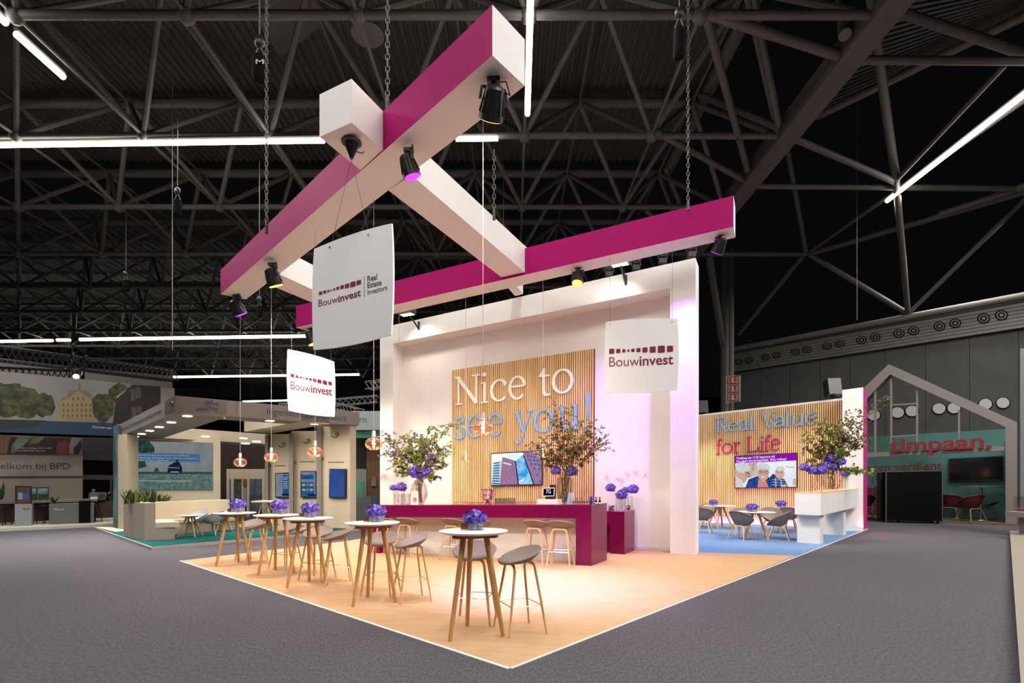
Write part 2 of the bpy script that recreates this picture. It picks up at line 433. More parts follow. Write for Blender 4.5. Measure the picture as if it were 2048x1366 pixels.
for nm, a, e, r in chords: MB().tube(a, e, r, n=10).build(nm, truss_m, tr, smooth=True)
diag.sort(key=lambda d: min(d[0].y, d[1].y))
for a, e in diag[:96]: MB().tube(a, e, .085, n=8).build('diagonal_brace', truss_m, tr, smooth=True)
b = MB()
for a, e in diag[96:]: b.tube(a, e, .08, n=6, cap=False)
b.build('distant_braces', truss_m, tr, smooth=True)['kind'] = 'stuff'
b = MB()
for p in nodes: b.ball(p, (.2, .2, .2), 8, 6)
b.build('node_joints', truss_m, tr, smooth=True)['kind'] = 'stuff'
# right of the main girder
girder = MB(); girder.hexa([(8.0, 4, 11.8), (8.6, 4, 11.8), (8.6, 27, 11.8), (8.0, 27, 11.8)], [(8.0, 4, 12.35), (8.6, 4, 12.35), (8.6, 27, 12.35), (8.0, 27, 12.35)])
girder.build('girder', truss_m, tr)
Z = lambda x, y: onz(x, y, 12.0); ZU = lambda x, y: onz(x, y, 14.5)
wn = at(1816, 628, 24.6); w0 = at(1474, 690, 31.0)
extra = [(Z(1720, 120), Z(2300, 124), .1), (Z(1512, 372), Z(2300, 380), .1), (Z(1400, 508), Z(1612, 508), .11),
         (Z(1616, 506), Z(2120, 150), .085), (Z(1618, 508), wn, .12), (Z(1606, 512), at(1478, 668, 30), .11),
         (ZU(1750, 60), Z(1792, 362), .13), (Z(1792, 362), wn, .11), (Z(1618, 508), Z(2130, 360), .12),
         (Z(1612, 503), ZU(1575, 300), .1), (wn, at(2120, 330, 19), .1), (ZU(1504, -20), Z(1558, 250), .1),
         (Z(1411, 28), Z(1495, 340), .1), (Z(1413, 26), Z(1690, 115), .12), (Z(1310, 262), Z(1510, 372), .1),
         (ZU(1400, 190), Z(1556, 255), .1), (Z(1583, 275), Z(1790, 364), .1), (ZU(1786, 20), Z(2120, 130), .13),
         (ZU(1634, 233), ZU(2130, -8), .13), (Z(1792, 362), Z(2010, 130), .07), (Z(1690, 70), ZU(1680, -60), .14),
         (Z(1880, 428), Z(2130, 345), .12), (Z(1400, 508), ZU(1330, 335), .1), (Z(1418, 510), at(1445, 690, 29), .17), (Z(1290, 420), Z(1400, 508), .1)]
for a, e, r in extra: MB().tube(a, e, r, n=10).build('cross_tube', truss_m, tr, smooth=True)
MB().tube((6.55, 4, 14.6), (6.55, 22, 14.6), .22, n=12).build('edge_tube', truss_m, tr, smooth=True)
pc = at(1452, 700, 29.0); MB().tube((pc.x, pc.y, 0), (pc.x, pc.y, 14), .27, n=14).build('column', truss_m, tr, smooth=True)
pc = at(1463, 700, 28.0); MB().tube((pc.x, pc.y, 0), (pc.x, pc.y, 14), .13, n=12).build('column', truss_m, tr, smooth=True)

# concrete side wall on the right with vent band and portholes
WR0 = Vector((21.5, 22, 0)); WRd = Vector((-.909, 1, 0))
WR = Pl((WR0-WRd*8)[:2], (WR0+WRd*9.6)[:2])
wa, wb = WR.a, WR.b
wr = structure(thing('wall_right', 'grey concrete side wall of the hall', 'wall'))
zt = lambda p, y0, y1: None
def wallpoly(plane, px, t, mb): mb.slab([plane.hit(x, y) for x, y in px], plane.n, t)
b = MB()
cols = [1462, 1520, 1580, 1640, 1700, 1770, 1851, 1939, 2037, 2160]
def ytop(x): return 745-(x-1462)*.1536
def ylow(x): p = WR.hit(x, 900); return HZ+F*EYE/p.y
for x0, x1 in zip(cols[:-1], cols[1:]):
    wallpoly(WR, [(x0+.5, ytop(x0)), (x1-.5, ytop(x1)), (x1-.5, ylow(x1)), (x0+.5, ylow(x0))], .4, b)
b.build('concrete_panels', concrete, wr)
b = MB(); WV = WR.off(.25)
for i in range(8):
    f0, f1 = i/8+.006, (i+1)/8-.012
    e = lambda x, f: (706-(x-1462)*.186)*(1-f)+(745-(x-1462)*.1536)*f
    wallpoly(WV, [(1462, e(1462, f0)), (2170, e(2170, f0)), (2170, e(2170, f1)), (1462, e(1462, f1))], .35, b)
b.build('vent_cladding', ventband, wr)
WVc = WV.off(.03)
for (zx, zy, r) in ((243, 518, 25), (307, 508, 25), (413, 488, 27), (482, 475, 27), (603, 455, 29), (675, 440, 29), (803, 418, 31), (883, 403, 31), (1020, 380, 33), (1107, 362, 33), (1257, 337, 36), (1350, 320, 36), (1514, 292, 38), (1613, 273, 38), (1793, 242, 41), (1905, 222, 42)):
    b = MB(); cx, cy = 1400+zx/3.16, 560+zy/3.16; r = r/3.16
    for f, m, d in ((1.0, 0, 0), (.78, 1, .015), (.55, 0, .03), (.3, 1, .045)):
        b.mat(m); wallpoly(WVc.off(d), ell(cx, cy, r*f, r*.78*f, 18), .06, b)
    b.build('round_vent', [blackm, truss_m], wr)
port_m = mat('porthole_disc', (.42, .42, .41), .5)
for (x, y) in ((1747, 830), (1795, 825), (1824, 822), (1878, 817), (1908, 816), (1971, 808), (2006, 805.5)):
    b = MB(); b.mat(0); wallpoly(WR.off(.06), ell(x, y, 14.5, 12, 24), .06, b); b.mat(1); wallpoly(WR.off(.1), ell(x, y, 12.8, 10.6, 24), .05, b)
    b.build('porthole', [blackm, port_m], wr)
MB().tube(WV.off(.2).hit(1462, 700), WV.off(.2).hit(2170, 569), .16, n=12).build('wall_top_pipe', truss_m, wr, smooth=True)

# hall strip lights
strip_e = emi('strip_light_glow', (1, .97, .9), 14)
def strip(p, q, label, r=.075):
    t = thing('strip_light', label, 'ceiling light', ((p+q)/2)[:], 0, 'hall strip lights')
    MB().tube(p, q, r, n=8).build('diffuser', strip_e, t, smooth=True)
    b = MB(); far = (p.y+q.y)/2 > 45
    for f_ in (.12, .88): c = p.lerp(q, f_); b.tube(c, c+Vector((0, 0, 3.2 if far else .25)), .02, n=5)
    b.build('hanger', truss_m, t)
    u = Vector((0, 0, .11)); MB().tube(p+u, q+u, .06, n=6).build('housing', truss_m, t)
P_ = lambda x, y, z=11.78: onz(x, y, z)
strip(P_(-120, 292), P_(648, 281), 'long horizontal strip light left of the white beam end')
strip(P_(912, 278), P_(996, 277), 'short horizontal strip light just right of the magenta beam', .07)
strip(P_(1063, -90), P_(1055, 228), 'strip light running towards the camera beside the near beam end')
strip(P_(32, 68), P_(127, 154), 'slanting strip light at the upper left')
strip(P_(-60, -20), P_(12, 46), 'slanting strip light at the top left corner')
strip(P_(2150, 110), P_(1774, 402), 'slanting strip light on the right side of the hall')
strip(P_(-60, 684), P_(105, 681), 'distant strip light at the left edge above the black truss', .1)
strip(P_(114, 680), P_(140, 680), 'short distant strip light beside a clamp lamp', .1)
strip(P_(160, 679), P_(622, 672), 'long distant strip light ending by the small magenta beam end', .11)
strip(P_(347, 754), P_(718, 749), 'far strip light behind the smaller left hanging sign', .1)
strip(P_(486, 803), P_(640, 799), 'farthest short strip light above the grey neighbouring stand', .1)

# red fire equipment sign on a post
t = thing('fire_sign', 'red and white three-panel fire equipment sign before the concrete wall', 'sign', (0, 0, 0))
SGp = Pl((11.5, 27.2), (12.5, 26.3))
redm = mat('red_sign', '#8d2a22', .5); whm = mat('dull_white', '#b9b2a6', .5)
c0 = SGp.hit(1466, 780); OFF[t] = (c0.x, c0.y, 0); t.location = (c0.x, c0.y, 0)
b = MB(); wallpoly(SGp, [(1452, 752), (1480, 751), (1480, 803), (1452, 806)], .08, b); b.build('board', whm, t)
for i in range(3):
    b = MB(); y = 753+i*17.3
    wallpoly(SGp.off(.02), [(1454, y), (1478.5, y-1), (1478.5, y+15), (1454, y+16)], .02, b)
    b.mat(1)
    wallpoly(SGp.off(.04), [(1463, y+2), (1468, y+2), (1467, y+7), (1470, y+12), (1463, y+13)], .02, b)
    for q in range(4): wallpoly(SGp.off(.04), [(1471.5, y+2+q*3.2), (1477, y+1.6+q*3.2), (1477, y+3+q*3.2), (1471.5, y+3.4+q*3.2)], .02, b); wallpoly(SGp.off(.04), [(1456, y+2+q*3.2), (1460, y+1.6+q*3.2), (1460, y+3+q*3.2), (1456, y+3.4+q*3.2)], .02, b)
    b.build('pictogram_panel', [redm, whm], t)
b = MB(); p = SGp.off(-.15).hit(1466, 780); b.tube((p.x, p.y, 0), (p.x, p.y, 5.0), .05); b.build('post', truss_m, t)
# ------------------------------------------------------------------ exhibition stand: carpets
ZC = .006
W = Pl((3.82, 10.93), (-3.69, 14.69)); WB = W.off(-.5)
near, right_, left_ = fl(1020, 1337), fl(1592, 1112), fl(362, 1122)
cy = thing('yellow_carpet', 'warm yellow carpet under the high tables and the bar', 'carpet', near[:])
poly = [near, right_, fl(1399.5, 1105), W.off(-.45).hit(1385, 1000), W.off(-.45).hit(770, 1000), fl(690, 1083), left_]
MB().prism(poly, 0, ZC).build('carpet_pile', carpet_y, cy)
def edge(a, c, wd=.022):
    d = (c-a).normalized(); n = Vector((d.y, -d.x, 0)); n = n if n.y < 0 else -n
    return MB().prism([a+n*wd, c+n*wd, c, a], 0, ZC+.002)
edge(near, fl(1735, 1058)).build('edge_trim', white, cy); edge(left_, near, .03).build('edge_trim', white, cy)
blue = thing('blue_carpet', 'blue carpet under the round tables at the right', 'carpet', right_[:])
MB().prism([fl(1399.5, 1105), right_, fl(1735, 1058), fl(1700, 1055), fl(1474, 1046), fl(1330, 1040), fl(1290, 1095)], 0, ZC).build('carpet_pile', carpet_b, blue)

# ------------------------------------------------------------------ portal wall with recess
pw = thing('portal_wall', 'tall white wall frame with deep recess behind the magenta bar', 'wall', (W.hit(1390, 1110).x, W.hit(1390, 1110).y, 0))
T = .52
def wallblock(px0, px1, zb0, zb1, zt0, zt1):
    a, c = W.hit(px0, 900), W.hit(px1, 900); o = W.n*T
    bot = [Vector((a.x, a.y, zb0)), Vector((c.x, c.y, zb1)), Vector((c.x-o.x, c.y-o.y, zb1)), Vector((a.x-o.x, a.y-o.y, zb0))]
    top = [Vector((p.x, p.y, z)) for p, z in zip(bot, (zt0, zt1, zt1, zt0))]
    return MB().hexa(bot, top)
tops = lambda x: W.hit(x, 656+(x-760)*(516-656)/(1389-760)).z
lin = lambda x: W.hit(x, 686.7+(x-786)*(576-686.7)/(1340.6-786)).z
wallblock(1340.3, 1391, 0, 0, tops(1340), tops(1390)).build('right_post', wallw, pw)
wallblock(760, 786, 0, 0, tops(760), tops(786)).build('left_post', wallw, pw)
wallblock(786, 1340.3, lin(786), lin(1340), tops(786), tops(1340)).build('lintel', wallw, pw)
def onW(pl, x, z): p = pl.hit(x, 900); return Vector((p.x, p.y, z))
WBx = lambda x: x
b = MB(); a0 = W.hit(786, 900)-W.n*.5; a1 = W.hit(1340.3, 900)-W.n*.5
b.slab([Vector((a0.x, a0.y, 0)), Vector((a1.x, a1.y, 0)), Vector((a1.x, a1.y, lin(1340)+.02)), Vector((a0.x, a0.y, lin(786)+.02))], W.n, .06)
b.build('recess_panel', wallw, pw)
b = MB(); b.slab([Vector((a0.x, a0.y, 0)), Vector((a1.x, a1.y, 0)), Vector((a1.x, a1.y, .07)), Vector((a0.x, a0.y, .07))], W.n, -.015)
b.build('baseboard', white, pw)
# fine panel joints on the recess
for x in (863,):
    p = WB.off(.001).hit(x, 900); MB().box((p.x, p.y, 2.6), (.004, .004, 5.0), math.atan2(W.d.y, W.d.x)).build('panel_joint', mat('joint_line', (.6, .58, .55), .7), pw)

def slats(pl, TL, TR, BL, BR, n, parent, nm='slats', th=.035, back=.02, frac=.62):
    p = pl.off(back); tl, tr_, bl, br = p.hit(*TL), p.hit(*TR), p.hit(*BL), p.hit(*BR)
    MB().slab([bl, br, tr_, tl], pl.n, back*.98).build('backing_board', slatback, parent)
    b = MB(); o = pl.n*th
    for i in range(n):
        u0, u1 = i/n, (i+frac)/n
        q = [bl.lerp(br, u0), bl.lerp(br, u1), tl.lerp(tr_, u1), tl.lerp(tr_, u0)]
        b.slab([x+o for x in q], pl.n, th)
    b.build(nm, pine, parent)
sp = thing('slat_panel', 'pine slat panel with white and blue greeting letters in the wall recess', 'wall panel', (WB.hit(1040, 900).x, WB.hit(1040, 900).y, 0))
slats(WB, (905, 741), (1189.5, 697.5), (905, 1004), (1188, 1003), 71, sp)
SL = WB.off(.055)
def letters(rows, pl, m, parent, slope, depth=.03):
    for ch, x0, x1, yb, h in rows:
        b = MB(); serif_letter(b, ch, pl, x0, x1, yb, slope, h, .001, depth); b.build('letter', m, parent)
letters([('N', 910.6, 961, 812.8, 59), ('i', 962, 976.7, 807, 61), ('c', 980.7, 1014.3, 805, 44), ('e', 1018, 1053, 801, 47), ('t', 1079, 1100.5, 793.8, 55), ('o', 1104.4, 1147.6, 789.5, 49)], SL, letterW, sp, -.1)
letters([('s', 908.9, 931.5, 880, 45), ('e', 935, 966, 877.6, 45), ('e', 975.6, 1006.6, 874, 46), ('y', 1029, 1067.6, 888.5, 65), ('o', 1067.6, 1108, 866.5, 46), ('u', 1118, 1159, 862.5, 50), ('!', 1171.5, 1180.8, 861.5, 74)], SL, letterB, sp, -.085)

# television on the slats
tvb = thing('television', 'wall screen showing two tilted buildings above the bar', 'television', SL.hit(1032, 972)[:])
TV = SL.off(.06); frame_m = mat('screen_frame', '#2b3a5c', .4)
b = MB(); b.slab([TV.hit(*p) for p in ((981.3, 972.3), (1084, 969.3), (1084, 900.3), (981.3, 906.2))], SL.n, .05); b.build('casing', frame_m, tvb)
tv_case = tvb.children[0]
ms = [emi('sky_cream', '#f4f6ea', 1.1, '#d6ebe8', 3), emi('glass_blue', '#2f97dc', 1.05, '#9fd0ee', 5), emi('brick_mauve', '#a87fa2', 1.0, '#966c90', 30), emi('window_blue', '#2a6fa8', .9), emi('pale_stripe', '#c8dcd8', .9), emi('dark_edge', '#1c2a44', .8), emi('bright_sign', '#e8eef0', 1)]
b = MB()
z3 = lambda pts: [(960+x/6.024, 860+y/6.024) for x, y in pts]
flat(b, TV, z3([(136, 660), (740, 648), (740, 258), (136, 290)]), .001, 0)
flat(b, TV, z3([(140, 655), (232, 658), (262, 368), (185, 395)]), .002, 4)
for k in range(9): flat(b, TV, z3([(143+3*k*.6, 650-30*k), (233, 655-32*k), (234, 640-32*k), (147+3*k*.6, 635-30*k)]), .003, 3)
flat(b, TV, z3([(235, 660), (470, 655), (420, 370), (270, 325)]), .002, 2)
flat(b, TV, z3([(455, 655), (470, 655), (432, 372), (420, 372)]), .003, 5)
flat(b, TV, z3([(470, 655), (640, 652), (520, 300), (425, 370)]), .0025, 1)
flat(b, TV, z3([(640, 652), (655, 652), (530, 300), (518, 300)]), .003, 5)
flat(b, TV, z3([(655, 652), (740, 650), (740, 275), (600, 262), (510, 270), (530, 300)]), .0025, 2)
for (x, y, s) in ((388, 378, 9), (392, 420, 9), (400, 472, 10), (406, 535, 11), (416, 612, 12)): flat(b, TV, z3([(x-4, y-s), (x+5, y-s), (x+5, y+s), (x-4, y+s)]), .004, 3)
for (x, y) in ((575, 315), (615, 320), (655, 325), (600, 360), (650, 365), (690, 370), (620, 410), (665, 415), (710, 420), (655, 465), (710, 470), (690, 540), (722, 620)): flat(b, TV, z3([(x-14, y-13), (x+12, y-10), (x+18, y+14), (x-8, y+10)]), .004, 3)
flat(b, TV, z3([(278, 388), (378, 410), (378, 425), (278, 402)]), .004, 6); flat(b, TV, z3([(465, 620), (530, 580), (533, 600), (470, 640)]), .004, 6)
b.build('picture', ms, tv_case)

# ------------------------------------------------------------------ magenta bar
BL_, BR_, BK = fl(738, 1106), fl(1182.8, 1132.5), fl(1213.7, 1120.6)
bd = (BR_-BL_).normalized(); bn = BK-BR_
bar = thing('bar_counter', 'long magenta bar counter with white front below the greeting panel', 'bar', ((BL_+BR_)/2)[:])
zT = lambda t: at(738, 1010, BL_.y).z*(1-t)+at(1182.8, 1009, BR_.y).z*t     # top height along the bar
TH = .255
P = lambda t, s, z: Vector((BL_.x+(BR_.x-BL_.x)*t+bn.x*s, BL_.y+(BR_.y-BL_.y)*t+bn.y*s, z))
def barblock(t0, t1, s0, s1, zf0, zf1, zg0, zg1):
    return MB().hexa([P(t0, s0, zf0), P(t1, s0, zf1), P(t1, s1, zf1), P(t0, s1, zf0)], [P(t0, s0, zg0), P(t1, s0, zg1), P(t1, s1, zg1), P(t0, s1, zg0)])
barblock(0, 1, 0, 1, zT(0)-TH, zT(1)-TH, zT(0)-.012, zT(1)-.012).build('counter_slab', magenta, bar)
barblock(0, 1, 0, 1, zT(0)-.012, zT(1)-.012, zT(0), zT(1)).build('counter_top', gloss_top, bar)
barblock(.94, 1, 0, 1, ZC, ZC, zT(.94)-TH, zT(1)-TH).build('side_leg', magenta, bar)
barblock(0, .055, 0, 1, ZC, ZC, zT(0)-TH, zT(.055)-TH).build('side_leg', magenta, bar)
barblock(.055, .94, .36, .42, ZC, ZC, zT(.055)-TH, zT(.94)-TH).build('front_panel', white, bar)
barz = lambda p: zT(max(0, min(1, (p-BL_).dot(bd)/(BR_-BL_).length)))
BARP = [Pl(P(0, s, 0)[:2], P(1, s, 0)[:2]) for s in (0, .12, .25, .4, .6, .8)]
def onbar(x, s):
    """point on the bar top seen at pixel column x, a fraction s back from its front edge"""
    p = Pl(P(0, s, 0)[:2], P(1, s, 0)[:2]).hit(x, 1008); return Vector((p.x, p.y, barz(p-bn*s)))
# back counter
kc0, kc1 = fl(1248.8, 1109.4), fl(1269.4, 1100.6)
kd = Vector((-W.d.x, -W.d.y, 0)) if W.d.x > 0 else Vector((W.d.x, W.d.y, 0))
bc = thing('back_counter', 'lower dark magenta side counter against the white recess', 'counter', kc0[:])
kz = at(1248.8, 1023, kc0.y).z
lk = kd*2.6; dk = (kc1-kc0)*.985
H4 = lambda o, l, d, z0, z1: MB().hexa([o+Vector((0, 0, z0)), o+l+Vector((0, 0, z0)), o+l+d+Vector((0, 0, z0)), o+d+Vector((0, 0, z0))], [o+Vector((0, 0, z1)), o+l+Vector((0, 0, z1)), o+l+d+Vector((0, 0, z1)), o+d+Vector((0, 0, z1))])
H4(kc0, lk, dk, kz-.3, kz-.012).build('counter_slab', magenta, bc)
H4(kc0, lk, dk, kz-.012, kz).build('counter_top', gloss_top, bc)
H4(kc0, kd*.31, dk, ZC, kz-.3).build('side_leg', magenta, bc)
H4(kc0+dk*.45+kd*.31, kd*2.2, dk*.1, ZC, kz-.3).build('front_panel', magenta, bc)

# ------------------------------------------------------------------ hanging beam cross
def zb(x):
    if x < 985: return 5.23+(x-443)*(5.84-5.23)/542
    return 5.84+(x-985)*(6.19-5.84)/485
BT = lambda x, y: onz(x, y, zb(x))
bf = thing('hanging_beam_frame', 'suspended crossing white and magenta box beams above the stand', 'hanging beams', (0, 8, 5.6))
def beam(nm, q, h, mats=None):
    """q: four bottom corners as points; h: heights"""
    if not isinstance(h, (list, tuple)): h = [h]*4
    return MB().hexa(q, [p+Vector((0, 0, k)) for p, k in zip(q, h)], mats).build(nm, [wallw, magbeam], bf)
n1, n1r = BT(984.6, 110.6), BT(1049.4, 172); f1, f1r = BT(441.3, 588.5), BT(491.5, 599)
hN, hF = (110.6-9)*n1.y/F, (588.5-540)*f1.y/F
# order: far-left, near-left, near-right, far-right ; side 0 is the magenta one
beam('long_beam', [f1, n1, n1r, f1r], [hF, hN, hN, hF], [1, 0, 0, 0, 0, 0])
# cross beam: front stub
s0, s1 = BT(639, 274), BT(703, 245)
L1 = Pl(f1[:2], n1[:2]); L1r = Pl(f1r[:2], n1r[:2])
j1, j0 = L1.hit(766, 300), L1.hit(721.6, 340.5)
hs = (245-157.5)*s1.y/F
beam('cross_stub', [s0, s1, j1, j0], [(274-189)*s0.y/F, hs, hs, hs*.98])
a0, a1 = L1r.hit(777, 381), L1r.hit(824, 351)
e0, e1 = BT(1010, 560), BT(1055.5, 549.5)
he = (549.5-497)*e1.y/F
beam('cross_beam', [a0, a1, e1, e0], [.47, .47, he, he])
# back beam (magenta face)
g0, g1 = BT(592, 655), BT(1468, 453.5)
q0 = at(592, 655, 13.0); q1 = at(1467, 453.5, 9.5)
bk = Vector((.25, .5, 0)).normalized()
q1r = Pl(q1[:2], (q1+bk)[:2]).hit(1470.5, 477); wdt = (Vector((q1r.x, q1r.y, 0))-Vector((q1.x, q1.y, 0))).length
q0r = q0+bk*wdt
beam('back_beam', [q0, q1, q1+bk*wdt, q0r], [(655-612)*13.0/F, (453.5-391)*9.5/F, (453.5-391)*9.5/F, .53], [1, 0, 0, 0, 0, 0])
L3 = Pl(q0[:2], q1[:2])
c0, c1 = BT(535.5, 568.5), BT(560, 549)
d0, d1 = L3.hit(690, 632), L3.hit(722, 624)
beam('cross_beam', [c0, c1, d1, d0], [.49, .49, .52, .52])
r0 = L3.off(-wdt).hit(1016, 576); r1 = L3.off(-wdt).hit(1032, 571)
t0_, t1_ = W.off(-.1).hit(1030, 592), W.off(-.1).hit(1046, 588)
beam('wall_link_beam', [r0, r1, t1_, t0_], .35)
ZBM = lambda x, y: BT(x, y)

# ------------------------------------------------------------------ stage spotlights
def spot(loc, aim, label, col, lit, power, size=1.0, cone=70, blend=.7, group='spotlights under the beams', energy_col=None):
    loc = Vector(loc); d = (Vector(aim)-loc).normalized()
    t = thing('stage_spotlight', label, 'spotlight', loc[:], 0, group)
    s = size; c = loc+Vector((0, 0, -.20*s)); up = d.cross(Vector((0, 0, 1)))
    up = up.normalized() if up.length > .05 else Vector((1, 0, 0))
    MB().box(loc+Vector((0, 0, -.02*s)), (.12*s, .08*s, .04*s)).tube(loc, loc+Vector((0, 0, -.09*s)), .022*s).build('clamp', black, t)
    b = MB()
    for sg in (-1, 1):
        b.path([loc+Vector((0, 0, -.08*s)), loc+up*sg*.11*s+Vector((0, 0, -.09*s)), c+up*sg*.13*s], .016*s, 6)
    b.build('yoke', black, t)
    b = MB(); b.path([c-d*.12*s, c-d*.10*s, c+d*.05*s, c+d*.15*s], [.05*s, .085*s, .105*s, .118*s], 18)
    for k in range(12):
        a = 2*math.pi*k/12; e = d.cross(up); r = (up*math.cos(a)+e*math.sin(a))
        b.path([c-d*.08*s+r*.085*s, c+d*.1*s+r*.118*s], .008*s, 4)
    hs__ = b.build('lamp_housing', black, t, smooth=True)
    b = MB(); b.path([c+d*.151*s, c+d*.156*s], .105*s, 18)
    b.build('lens', emi('lens_glow', col, 4.0) if lit else mat('dark_lens', (.03, .03, .03), .1), hs__)
    b = MB(); b.path([loc+Vector((.03*s, 0, -.03*s)), loc+up*.12*s+Vector((0, 0, .0)), loc+up*.16*s+Vector((0, 0, -.12*s)), c-d*.11*s], .007*s, 5); b.build('cable', black, t, smooth=True)
    if lit:
        ld = bpy.data.lights.new('lamp', 'SPOT'); ld.energy = power; ld.color = energy_col or srgb(col); ld.spot_size = math.radians(cone); ld.spot_blend = blend; ld.shadow_soft_size = .09
        lo = bpy.data.objects.new('lamp', ld); COL.objects.link(lo); lo.parent = t
        lo.location = (c+d*.17*s)-loc; lo.rotation_euler = d.to_track_quat('-Z', 'Y').to_euler()
    return t
AMB, PUR, WRM = '#ffb347', '#8a2be2', '#ffdcb4'
KS = 1.7
spot(BT(987, 158), (-1.7, 11, .7), 'large spotlight with amber lens under the near end of the long beam', AMB, True, 1350, 1.15, 100, 1.0, energy_col=(1, .84, .72))
spot(BT(817, 298), fl(1095, 1172), 'purple-glowing spotlight under the beam crossing', PUR, True, 4000, .95, 48, 1.0, energy_col=(.60, .38, 1))
spot(BT(545, 527), fl(760, 1110), 'amber spotlight under the far part of the long beam', AMB, True, 950, 1.1, 130, energy_col=(1, .84, .72))
spot(BT(474, 591), fl(745, 1090), 'purple spotlight at the far tip of the long beam', PUR, True, 600*KS, 1.1, 34, energy_col=(.7, .12, 1))
L3m = L3.off(-.25)
spot(L3m.hit(622, 655), fl(790, 1080), 'amber spotlight at the left tip of the back beam', AMB, True, 600, 1.2, 90, energy_col=(1, .8, .6))
spot(L3m.hit(1156, 534), fl(1080, 1140), 'amber spotlight under the middle of the back beam', AMB, True, 430, 1.0, 110, energy_col=(1, .86, .72))
spot(L3m.hit(1440, 468), WB.hit(1270, 860), 'dark spotlight facing the wall at the right end of the back beam', PUR, True, 1100, 1.0, 74, energy_col=(.45, .12, 1))

def flood(x, y, aimx, aimy, label, power, col):
    """box floodlight on a bracket arm fixed to the top of the portal wall"""
    p = W.hit(x, y); arm = W.n*.55; t = thing('floodlight', label, 'floodlight', p[:], 0, 'box floodlights on the wall top')
    b = MB(); b.path([p+W.n*.01+Vector((0, 0, -.2)), p+W.n*.01+Vector((0, 0, .02))], .03, 4); b.path([p+W.n*.01+Vector((0, 0, -.18)), p+arm*.5, p+arm+Vector((0, 0, .12))], .028, 4); b.build('bracket', black, t)
    c = p+arm+Vector((0, 0, .17)); b = MB(); rz = math.atan2(W.d.y, W.d.x); b.box(c, (.42, .3, .2), rz); b.build('lamp_box', black, t)
    A = WB.hit(aimx, aimy); d = (A-c).normalized()
    b = MB(); b.box(c+Vector((0, 0, -.105))-W.n*.05, (.34, .16, .012), rz); b.build('lens', emi('warm_lens', '#ffe8cc', 3), t.children[1])
    ld = bpy.data.lights.new('lamp', 'SPOT'); ld.energy = power; ld.color = col; ld.spot_size = math.radians(125); ld.spot_blend = .8; ld.shadow_soft_size = .15
    lo = bpy.data.objects.new('lamp', ld); COL.objects.link(lo); lo.parent = t; lo.location = (c+Vector((0, 0, -.14)))-p; lo.rotation_euler = d.to_track_quat('-Z', 'Y').to_euler()
flood(838, 645, 900, 830, 'box floodlight on the wall top left of centre', 90, (1, .86, .70))
flood(1252, 552, 1200, 760, 'box floodlight on the wall top right of centre', 90, (1, .84, .74))
SMALL = []
for x, y, l in ((1218, 553, 'small lamp behind the wall top left of the right floodlight'), (1272, 540, 'small lamp behind the wall top right of the right floodlight'), (1325, 527, 'small lamp behind the wall top near the right post'), (1383, 514, 'small lamp at the right corner of the wall top')):
    p = W.off(-.42).hit(x, y); t = thing('stage_lamp', l, 'spotlight', p[:], 0, 'small lamps along the wall top')
    MB().box(p+Vector((0, 0, .05)), (.16, .12, .1)).build('base', black, t); MB().path([p+Vector((-.1, 0, .1)), p+Vector((-.1, 0, .24)), p+Vector((.1, 0, .24)), p+Vector((.1, 0, .1))], .014, 5).build('yoke', black, t)
    MB().ball(p+Vector((0, 0, .2)), (.09, .12, .09), 12, 8).build('lamp_head', black, t, smooth=True)
    ld = bpy.data.lights.new('lamp', 'SPOT'); ld.energy = 480; ld.color = (1, .86, .76); ld.spot_size = math.radians(62); ld.spot_blend = .8; ld.shadow_soft_size = .08
    lo = bpy.data.objects.new('lamp', ld); COL.objects.link(lo); lo.parent = t; lo.location = (.12, .18, .2); lo.rotation_euler = (Vector((7.6-(1383-x)*.012, 14.6, .3))-p).to_track_quat('-Z', 'Y').to_euler()
# cone mount under the cross beam end with the wires of the big sign
p = BT(703, 283); t = thing('cable_mount', 'black funnel-shaped cable mount under the cross beam end', 'cable mount', p[:])
MB().lathe([(.115, 0), (.115, -.02), (.085, -.03), (.06, -.1), (.03, -.17), (.02, -.2)], p, 18).build('funnel', black, t, smooth=True)
MB().path([p+Vector((.06, 0, -.12)), p+Vector((.12, 0, -.14)), p+Vector((.15, 0, -.12))], .008, 6).build('side_hook', steel, t)
mount_pt = p+Vector((0, 0, -.2))
# ------------------------------------------------------------------ hanging signs
def sign(label, A, B, px, yb, logo, wires, Ya, Yb, extra=None):
    """A,B: ground points of left/right edge; px: TL,TR,BR,BL pixel corners"""
    pl = Pl(A[:2], B[:2]); TL, TR, BR, BL = [pl.hit(*q) for q in px]
    t = thing('hanging_sign', label, 'sign', ((BL+BR)/2)[:], 0, 'hanging pillow-shaped signs')
    def side(p, q, bow, m=10):
        d = q-p; c = (TL+TR+BR+BL)/4; o = ((p+q)/2-c).normalized()
        return [p+d*(i/m)+o*bow*(4*(i/m)*(1-i/m)) for i in range(m)]
    W_ = (TR-TL).length; bow = .022*W_
    out = side(BL, BR, bow)+side(BR, TR, bow)+side(TR, TL, bow)+side(TL, BL, bow)
    b = MB(); b.slab([p+pl.n*.012 for p in out], pl.n, .024); bo = b.build('board', panelw, t)
    b = MB(); logo(b, pl.off(.012)); b.build('printed_logo', [ink, inkD], bo)
    for (fx, top) in wires:
        p = TL.lerp(TR, fx)+Vector((0, 0, -.04)); tp = top(p) if callable(top) else top
        MB().path([p, tp], .0025, 5).build('wire', truss_m, t)
        MB().ball(p+pl.n*.02, .012, 8, 6).build('eyelet', steel, bo)
    return t
